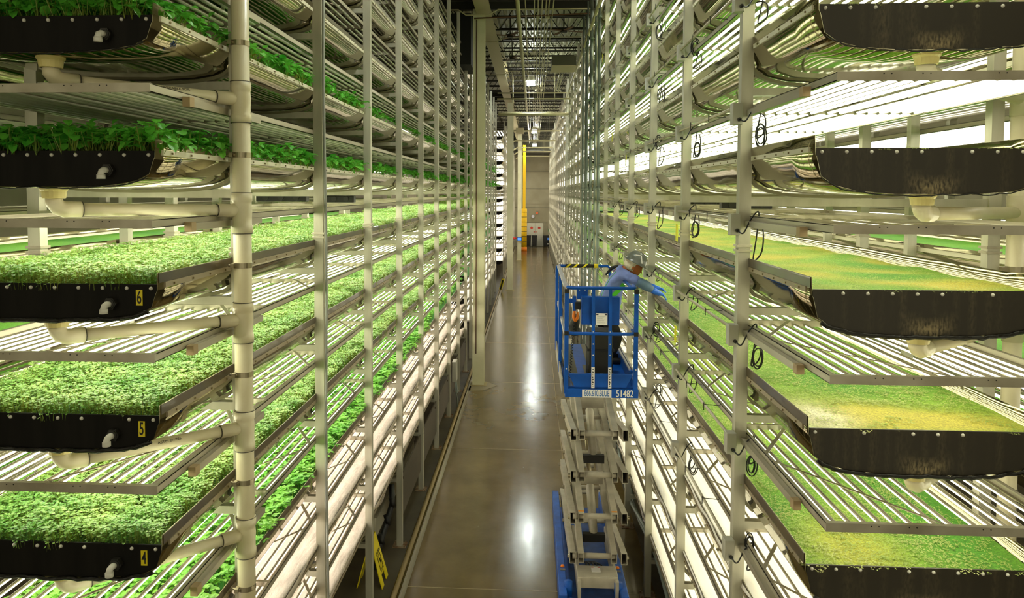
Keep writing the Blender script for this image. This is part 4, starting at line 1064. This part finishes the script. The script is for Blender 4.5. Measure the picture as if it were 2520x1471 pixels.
# scissor stack
YN, YFAR = 9.2, 12.45
zs = [.93, 1.42, 1.93, 2.44, 2.93]
xo0, xo1, xi0, xi1 = .505, 1.125, .605, 1.005
for k in range(4):
    z = zs[k]; zu = zs[k+1]; zl = zs[k-1] if k else .45
    for x, nm in ((xo0, 'outer'), (xo1, 'outer')):
        m = MB(); m.hollow_bar((x, YN, z), (x, YFAR, zl+.0), .072, .135, .006); a_ = m.build('scissor_arm', GREYP, lift)
        s_ = -1 if x < .8 else 1; yy = (YN+YFAR)/2
        for yb in (YN+.06, yy, YFAR-.05):
            m = MB(); m.cyl((x+s_*.036, yb, z+(zl-z)*(yb-YN)/(YFAR-YN)), (x+s_*.06, yb, z+(zl-z)*(yb-YN)/(YFAR-YN)), .026, 10); m.build('pivot_pin', STEEL, a_)
    for x in (xi0, xi1):
        m = MB(); m.hollow_bar((x, YN, z), (x, YFAR, zu), .07, .13, .006); a_ = m.build('scissor_arm', GREYP, lift)
        if k == 1:
            m = MB(); m.box(x-.034, x+.034, YN+.03, YN+.13, z+.068, z+.075); m.build('rust_stain', mat('orange_rust', '#d98a1c', .7), a_)
    m = MB(); m.cyl((xi0-.02, YN+.05, z+.01), (xi1+.02, YN+.05, z+.01), .034, 14); m.cyl((xo0, YN+.05, z+.01), (xo0+.06, YN+.05, z+.01), .04, 12); m.build('cross_tube', GREYP, lift, smooth=True)
    m = MB(); m.cyl((xi0, YFAR-.06, zl if k else .5), (xi1, YFAR-.06, zl if k else .5), .034, 14); m.build('cross_tube', GREYP, lift, smooth=True)
    ym = YN+(YFAR-YN)*.5; zm = z+(zu-z)*.5
    m = MB(); m.cyl((xo0, ym, (z+zl)/2), (xo1, ym, (z+zl)/2), .03, 10); m.build('cross_tube', GREYP, lift, smooth=True)
    if k in (1, 3):
        m = MB(); m.box(xi0+.04, xi1-.06, YN+.9, YN+.93, z+.08, z+.25); m.box(xi0+.04, xi1-.06, YN+.93, YN+1.2, z+.08, z+.09); m.build('stiffener_plate', GREYP, lift)
for (y0, z0, y1, z1) in ((YN+.55, .95, YN+1.9, 1.75), (YN+.75, 1.9, YN+2.2, 2.75)):
    m = MB(); m.cyl((.80, y0, z0), (.80, (y0+y1)/2, (z0+z1)/2), .055, 16); m.cyl((.80, (y0+y1)/2, (z0+z1)/2), (.80, y1, z1), .032, 12, 1); m.box(.66, .94, y0-.05, y0+.03, z0-.05, z0+.05, 2)
    m.build('lift_cylinder', [GREYP, STEEL, BLACK], lift)
# chassis
m = MB(); m.box(.36, 1.15, 8.95, 12.0, .14, .40); m.build('chassis_tub', BLUE2, lift, bevel=.01)
m = MB(); m.box(.335, .43, 8.9, 12.1, .35, .62); m.box(.43, .445, 8.9, 12.05, .4, .5); side1 = m.build('chassis_side', BLUE2, lift, bevel=.012)
m = MB(); m.box(1.06, 1.155, 8.9, 12.1, .35, .62); side2 = m.build('chassis_side', BLUE2, lift, bevel=.012)
for sd, x in ((side1, .40), (side2, 1.09)):
    m = MB(); m.cyl((x, 9.6, .62), (x, 9.6, .64), .026, 14, r2=.02); m.build('amber_beacon', ORANGE, sd, smooth=True)
    m = MB(); m.box(x-.03, x+.03, 9.50, 9.53, .62, .63); m.build('latch', STEEL, sd)
    m = MB(); m.cyl((x+(.05 if x < .8 else -.04), 9.12, .5), (x+(.05 if x < .8 else -.04), 9.12, .68), .05, 14); m.build('pothole_post', BLUE, sd, smooth=True)
    for yy in (9.35, 11.6):
        m = MB(); m.cyl((x-.05, yy, .165), (x+.05, yy, .165), .165, 24); m.build('wheel', BLACK, lift, smooth=False)
m = MB(); m.box(.56, .60, 9.05, 10.6, .5, .72); m.box(1.01, 1.05, 9.05, 10.6, .5, .72); m.box(.56, 1.05, 9.15, 9.42, .72, .735); m.box(.565, 1.045, 9.12, 9.15, .60, .735)
m.box(.62, .98, 9.5, 9.54, .62, .66); m.build('lower_arm_cover', GREYP, lift, bevel=.006)
m = MB(); m.box(.74, .85, 9.25, 9.38, .735, .738); lb2 = m.build('warning_label', CLOTH, lift)
m = MB(); m.box(.742, .77, 9.36, 9.378, .738, .7385); m.box(.82, .848, 9.36, 9.378, .738, .7385); m.build('label_stripe', mat('sign_red'), lb2)
m = MB()
for q in range(5): m.tube([(.68+.05*q, 9.75, .42), (.7+.05*q, 9.7, .52+.02*q), (.72+.04*q, 9.85, .55), (.7+.03*q, 10.1, .45)], .012, 6)
m.build('hydraulic_hoses', CABLE, lift, smooth=True)

# things on the platform
t = thing('storage_bin', 'tall black bin standing on the lift deck behind the front rail', 'bin', (.77, 8.75, 3.27))
m = MB(); m.prism([(.63, 8.62), (.90, 8.62), (.91, 8.9), (.62, 8.9)], 'z', 3.272, 3.80); m.build('bin_body', mat('bin_black', '#2b271b', .5), t, bevel=.02)
m = MB(); m.box(.615, .915, 8.6, 8.92, 3.58, 3.60); m.build('bin_rib', BLACK, t)
m = MB(); pts = []
for i in range(140): a = i*.9; pts.append((.455+.012*math.cos(a)-.0003*i, 8.42+.012*math.sin(a), 3.93-i*.0044))
m.tube(pts, .004, 5); tag(m.build('coiled_cord', CABLE, smooth=True), 'black coiled cord hanging from the lift controls', 'cord')
def blob(name, pts, rad, m_, parent=None, sub=2):
    me = bpy.data.meshes.new(name); v = [p for p in pts]; me.from_pydata(v, [(i, i+1) for i in range(len(v)-1)], [])
    me.materials.append(m_)
    o = bpy.data.objects.new(name, me); COL.objects.link(o); skin(o, rad, sub)
    if parent: o.parent = parent; o.location = -world_loc(parent)
    return o
def skin(o, rad, sub=2, root=0):
    md = o.modifiers.new('skin', 'SKIN'); md.use_smooth_shade = True
    if not o.data.skin_vertices: 
        o.data.attributes
    sv = o.data.skin_vertices[0].data
    for i, r_ in enumerate(rad): sv[i].radius = (r_, r_) if not isinstance(r_, tuple) else r_; sv[i].use_root = (i == root)
    s_ = o.modifiers.new('sub', 'SUBSURF'); s_.levels = sub; s_.render_levels = sub
def skinned(name, pts, edges, rad, m_, parent=None, sub=2, root=0):
    me = bpy.data.meshes.new(name); me.from_pydata([tuple(p) for p in pts], edges, []); me.materials.append(m_)
    o = bpy.data.objects.new(name, me); COL.objects.link(o)
    bm = bmesh.new(); bm.from_mesh(me); bm.verts.layers.skin.verify(); bm.to_mesh(me); bm.free()
    skin(o, rad, sub, root)
    if parent: o.parent = parent; o.location = -world_loc(parent)
    return o
import bmesh
bag = skinned('tool_bag', [(.50, 8.6, 4.0), (.47, 8.62, 3.88), (.45, 8.64, 3.78), (.55, 8.64, 3.8)], [(0, 1), (1, 2), (2, 3)], [.03, .07, .07, .06], BLACK, sub=2)
tag(bag, 'black bag hanging inside the lift railing under the blue bracket', 'bag')
gl = skinned('orange_strap', [(.475, 8.52, 4.09), (.46, 8.51, 4.03), (.455, 8.51, 3.97), (.475, 8.50, 3.93), (.50, 8.5, 3.98), (.495, 8.5, 4.04)], [(0, 1), (1, 2), (2, 3), (3, 4), (4, 5)], [.012, .018, .02, .02, .016, .012], ORANGE)
tag(gl, 'bright orange folded strap hanging over the black bag', 'strap')
rag = skinned('crumpled_cloth', [(.68, 8.55, 3.30), (.76, 8.53, 3.31), (.84, 8.58, 3.30), (.90, 8.66, 3.31), (.80, 8.7, 3.3)], [(0, 1), (1, 2), (2, 3), (1, 4)], [.03, .035, .03, .035, .03], mat('rag_brown', '#3a2f28', .8, col2='#8a7a70', noise_scale=25))
tag(rag, 'crumpled dark cloth on the lift deck by the black bin', 'cloth')

# ------------------------------------------------------------------ worker
P = Vector
SKINM = mat('skin', '#b8652f', .5); SHIRT = mat('blue_shirt', '#8a9be0', .75, 0, bump=.5, bump_scale=9, col2='#7484c2', noise_scale=3)
SLEEVE = mat('grey_sleeve', '#5f7890', .6, 0, bump=.3, bump_scale=14); GLOVE = mat('blue_glove', '#2f6fe0', .4, 0, bump=.2, bump_scale=30); PANTS = mat('dark_trousers', '#1d1a18', .8)
per = thing('person', 'worker in blue shirt, grey hard hat and blue gloves leaning from the lift', 'person', (.95, 9.5, 3.27))
hip = P((.93, 9.5, 3.90)); belly = P((.955, 9.48, 4.08)); chest = P((1.01, 9.47, 4.27)); neckb = P((1.10, 9.47, 4.40)); neck = P((1.15, 9.465, 4.43)); head = P((1.225, 9.46, 4.455)); 
shn = P((1.055, 9.33, 4.385)); shf = P((1.09, 9.62, 4.39))
eln = P((1.27, 9.21, 4.285)); wrn = P((1.46, 9.25, 4.175)); elf = P((1.30, 9.66, 4.25)); wrf = P((1.49, 9.60, 4.185))
body_pts = [hip, belly, chest, neckb, neck, P((1.20, 9.463, 4.45)), head, shn, eln, wrn, shf, elf, wrf,
            P((.92, 9.40, 3.86)), P((1.03, 9.36, 3.60)), P((.93, 9.38, 3.33)), P((1.03, 9.36, 3.30)),
            P((.92, 9.60, 3.86)), P((.99, 9.64, 3.60)), P((.90, 9.66, 3.33)), P((1.0, 9.66, 3.30))]
body = skinned('body', body_pts, [(0, 1), (1, 2), (2, 3), (3, 4), (4, 5), (5, 6), (2, 7), (7, 8), (8, 9), (2, 10), (10, 11), (11, 12), (0, 13), (13, 14), (14, 15), (15, 16), (0, 17), (17, 18), (18, 19), (19, 20)],
               [.09, .085, .09, .06, .052, .055, .075, .04, .03, .026, .045, .03, .026, .075, .05, .035, .03, .075, .05, .035, .03], SKINM, per)
shirt = skinned('shirt', [P((.95, 9.49, 3.84)), P((.935, 9.5, 3.95)), belly, chest, neckb, P((1.125, 9.467, 4.415)), shn, (shn+eln)/2, eln, shf, (shf+elf)/2, elf],
                [(0, 1), (1, 2), (2, 3), (3, 4), (4, 5), (3, 6), (6, 7), (7, 8), (3, 9), (9, 10), (10, 11)],
                [(.125, .13), (.135, .14), (.14, .145), (.14, .135), .088, .066, (.075, .08), .064, .056, .075, .062, .055], SHIRT, per, sub=3, root=3)
for (a, b, nm) in ((eln, wrn, 'n'), (elf, wrf, 'f')):
    d = b-a
    skinned('sleeve_guard', [a-d*.22, a+d*.1, a+d*.5, a+d*.9], [(0, 1), (1, 2), (2, 3)], [.062, .064, .056, .048], SLEEVE, per)
tx = bpy.data.textures.new('folds', 'CLOUDS'); tx.noise_scale = .09; tx.noise_depth = 2
def fold(o, st):
    d_ = o.modifiers.new('folds', 'DISPLACE'); d_.texture = tx; d_.strength = st; d_.mid_level = .5; d_.texture_coords = 'LOCAL'
fold(shirt, .05)
pants = skinned('trousers', [P((.93, 9.5, 3.86)), P((.92, 9.41, 3.82)), P((1.035, 9.36, 3.58)), P((.93, 9.38, 3.35)), P((.92, 9.6, 3.82)), P((.99, 9.64, 3.58)), P((.9, 9.66, 3.35))],
                [(0, 1), (1, 2), (2, 3), (0, 4), (4, 5), (5, 6)], [.12, .095, .075, .06, .095, .075, .06], PANTS, per)
for (x, y) in ((.97, 9.37), (.94, 9.66)):
    skinned('shoe', [P((x-.05, y, 3.315)), P((x+.05, y, 3.31)), P((x+.15, y, 3.30))], [(0, 1), (1, 2)], [.045, .045, .035], BLACK, per)
# gloves with five fingers each
def glove(w, d, up, right, L=.19):
    d = d.normalized(); r_ = right.normalized(); u = up.normalized()
    pts = [w-d*.07, w, w+d*.04, w+d*.085]; ed = [(0, 1), (1, 2), (2, 3)]; rad = [.05, .040, (.040, .030), (.043, .026)]
    for i, (off, ln, dr) in enumerate(((-.043, .062, .05), (-.015, .075, .2), (.014, .070, .4), (.041, .056, .65))):
        b = w+d*.095+r_*off; n = len(pts); dn = -u
        p1 = b+d*ln*.45+dn*ln*dr*.35+r_*off*.15; p2 = b+d*ln*.95+dn*ln*(dr*1.1)+r_*off*.55
        pts += [b, p1, p2]; ed += [(3, n), (n, n+1), (n+1, n+2)]; rad += [.0115, .0098, .0082]
    n = len(pts); b = w+d*.035-r_*.036-u*.008
    pts += [b, b-r_*.022+d*.035-u*.012, b-r_*.026+d*.065-u*.022]; ed += [(2, n), (n, n+1), (n+1, n+2)]; rad += [.016, .0125, .010]
    return skinned('glove', pts, ed, rad, GLOVE, per, sub=2, root=2)
glove(wrn, P((.185, .06, -.085)), P((.4, 0, .9)), P((.25, -1, -.1)))
glove(wrf, P((.2, -.03, -.045)), P((.25, 0, .97)), P((.1, -1, .25)))
# head details: face looks to +x and down
fdir = P((.88, -.12, -.46)).normalized(); updir = P((.46, -.05, .88)); updir = (updir-fdir*updir.dot(fdir)).normalized(); sdir = fdir.cross(updir)   # towards the camera side (-y) or away
def hp(f, u, s): return head + fdir*f + updir*u + sdir*s
def ellipsoid(name, c, rf, ru, rs, m_, parent, shape=None, seg=28, rings=18):
    V, Fc = [], []
    for j in range(rings+1):
        ph = PI*j/rings
        for i in range(seg):
            th = 2*PI*i/seg; f = math.sin(ph)*math.cos(th); s = math.sin(ph)*math.sin(th); u = math.cos(ph)
            k = (f*rf, u*ru, s*rs)
            if shape: k = shape(f, u, s, k)
            V.append(tuple(c+fdir*k[0]+updir*k[1]+sdir*k[2]))
    for j in range(rings):
        for i in range(seg): a = j*seg+i; b = j*seg+(i+1) % seg; Fc.append((a, b, b+seg, a+seg))
    me = bpy.data.meshes.new(name); me.from_pydata(V, [], Fc); me.materials.append(m_); me.polygons.foreach_set('use_smooth', [True]*len(Fc))
    o = bpy.data.objects.new(name, me); COL.objects.link(o); o.parent = parent; o.location = -world_loc(parent); return o
def face_shape(f, u, s, k):
    x, z, y = k
    if u < 0: y *= 1+.28*u; x *= 1+.06*u
    if f > .55 and abs(s) < .35: x += .004
    if f > .3 and -.95 < u < -.55 and abs(s) < .4: x += .013*(1-abs(s)/.4)           # chin
    return (x, z, y)
face = ellipsoid('face', head+fdir*.012-updir*.012, .098, .122, .076, SKINM, body, face_shape)
m = MB()
def hq(*a): return tuple(hp(*a))
nose = [hq(.098, .018, 0), hq(.104, -.012, -.012), hq(.132, -.030, 0), hq(.104, -.012, .012), hq(.104, -.038, -.015), hq(.104, -.038, .015)]
for f in ((0, 1, 2), (0, 2, 3), (1, 4, 2), (2, 5, 3), (4, 5, 2)): m.quad([nose[i] for i in f])
m.build('nose', SKINM, body, smooth=True)
for s in (-.03, .03):
    m = MB(); c = hp(.093, .012, s); m.cyl(c-fdir*.01, c+fdir*.004, .011, 10, r2=.006); m.build('eye', mat('eye_dark', '#1d130e', .3), body)
    m = MB(); a = hp(.10, .032, s-.014); b = hp(.10, .032, s+.014); m.bar(a, b, .006, .006); m.build('eyebrow', mat('eye_dark'), body)
    ellipsoid('ear', hp(.0, -.01, s*2.6), .018, .03, .010, SKINM, body, seg=12, rings=8)
m = MB(); a = hp(.102, -.062, -.022); b = hp(.102, -.062, .022); m.bar(a, b, .008, .009); m.build('mouth', mat('lips', '#8a3f2c', .5), body)
def net_shape(f, u, s, k):
    x, z, y = k
    if f > .35 and u < .25: x = min(x, .035)
    if u < -.5: z = -.62*.118
    return (x, z, y)
ellipsoid('hair_net', hp(-.018, .012, 0), .105, .118, .088, mat('hair_net', '#e9dfc6', .7, 0, bump=.5, bump_scale=30, col2='#c9b792', noise_scale=20), body, net_shape)
# hard hat: dome, brim, ridge
m = MB(); seg, rings = 32, 10; c = hp(.0, .062, 0)
n0 = 0
for j in range(rings+1):
    ph = (PI/2)*j/rings
    for i in range(seg):
        th = 2*PI*i/seg; rr = math.sin(ph) if j else .02
        rad_ = (.126, .108); q = c + fdir*(rad_[0]*rr*math.cos(th)) + sdir*(rad_[1]*rr*math.sin(th)) + updir*(.128*math.cos(ph)**.72 if math.cos(ph) > 0 else 0)
        m.v.append(tuple(q))
for j in range(rings):
    for i in range(seg): a = j*seg+i; b = j*seg+(i+1) % seg; m.f.append((a, b, b+seg, a+seg)); m.m.append(0)
m.f.append(tuple(range(seg))); m.m.append(0)
base = len(m.v)
for i in range(seg):
    th = 2*PI*i/seg; ex = .016+(.020 if math.cos(th) > .3 else .0)*max(0, math.cos(th))+(.0 if math.cos(th) > -.3 else .012)
    m.v.append(tuple(c+fdir*((.126+ex)*math.cos(th))+sdir*((.108+.015)*math.sin(th))-updir*(.012)))
for i in range(seg): a = rings*seg+i; b = rings*seg+(i+1) % seg; m.f.append((a, b, base+(i+1) % seg, base+i)); m.m.append(0)
hat = m.build('hard_hat', mat('hat_grey', '#6d716a', .3, 0, coat=.4), per, smooth=True, solid=.004)
m = MB()
for k in range(8):
    t0 = -.9+1.8*k/8; t1 = -.9+1.8*(k+1)/8
    p0 = c+fdir*(.126*math.sin(t0))+updir*(.128*math.cos(t0)**.72+.0); p1 = c+fdir*(.126*math.sin(t1))+updir*(.128*math.cos(t1)**.72+.0)
    m.bar(p0, p1, .018, .010)
m.build('hat_ridge', mat('hat_grey'), hat, smooth=False)
# letter-like pale tape marks on the side that faces the camera
m = MB()
sg = -1 if sdir.y > 0 else 1
def hs(f, u):
    v = max(.0, 1-(f/.126)**2-(u/.128)**2.7)**.5
    return c+fdir*f+updir*u+sdir*(sg*(.108*v+.003))
for (f0, u0, f1, u1) in ((.072, .02, .02, .098), (.018, .100, -.05, .075)):
    N = 6
    for k in range(N):
        a = hs(f0+(f1-f0)*k/N, u0+(u1-u0)*k/N); b = hs(f0+(f1-f0)*(k+1)/N, u0+(u1-u0)*(k+1)/N)
        m.bar(a, b, .013, .0025, up=tuple(sdir))
m.build('tape_mark', CLOTH, hat)
# harness straps
GRN = mat('harness_green', '#4fbf1e', .6)
m = MB(); 
def strap(pts, w):
    for a, b in zip(pts, pts[1:]): m.bar(a, b, w, .006, up=(0, 1, 0))
strap([(.815, 9.345, 4.02), (.835, 9.34, 4.12), (.875, 9.335, 4.22), (.935, 9.335, 4.32), (1.0, 9.34, 4.40)], .006)
strap([(.87, 9.338, 4.05), (.96, 9.325, 4.10), (1.05, 9.325, 4.19), (1.10, 9.33, 4.25)], .05)
m.build('harness', GRN, per)
m = skinned('back_strap', [P((.90, 9.58, 4.33)), P((.98, 9.6, 4.42)), P((1.06, 9.58, 4.45))], [(0, 1), (1, 2)], [.012, .024, .012], BLACK, per)

# ------------------------------------------------------------------ light, world, camera
w = bpy.data.worlds.new('world'); S.world = w; w.use_nodes = True
bg = w.node_tree.nodes['Background']; bg.inputs['Color'].default_value = (*hexc('#f3ecc8'), 1); bg.inputs['Strength'].default_value = .55

F_, PX, PY = 1900., 1196., 565.
y_ = Vector((1312-PX, -(473-PY), -F_)).normalized()
z_ = -Vector((1072-PX, -(39900-PY), -F_)); z_ = (z_-y_*z_.dot(y_)).normalized(); x_ = y_.cross(z_)
cam = bpy.data.cameras.new('camera'); co = bpy.data.objects.new('camera', cam); COL.objects.link(co)
# rows of this matrix are the world axes seen from the camera: transpose of camera axes in the world
R = Matrix((x_, y_, z_))
co.matrix_world = Matrix.Translation((0, 0, H)) @ R.to_4x4()
cam.sensor_fit = 'HORIZONTAL'; cam.sensor_width = 36; cam.lens = 36*F_/2520
cam.shift_x = (1260-PX)/2520; cam.shift_y = (PY-735.5)/2520
cam.clip_start = .05; cam.clip_end = 300
S.camera = co
S.view_settings.view_transform = 'Standard'; S.view_settings.look = 'None'; S.view_settings.gamma = 1; S.view_settings.exposure = .5
try: S.view_settings.use_curve_mapping = False
except Exception: pass
c_ = S.cycles
c_.max_bounces = 5; c_.diffuse_bounces = 2; c_.glossy_bounces = 3; c_.transmission_bounces = 2; c_.transparent_max_bounces = 4
c_.sample_clamp_indirect = 6; c_.use_adaptive_sampling = True; c_.adaptive_threshold = .15; c_.adaptive_min_samples = 16; c_.use_light_tree = True; c_.use_denoising = True
c_.caustics_reflective = True
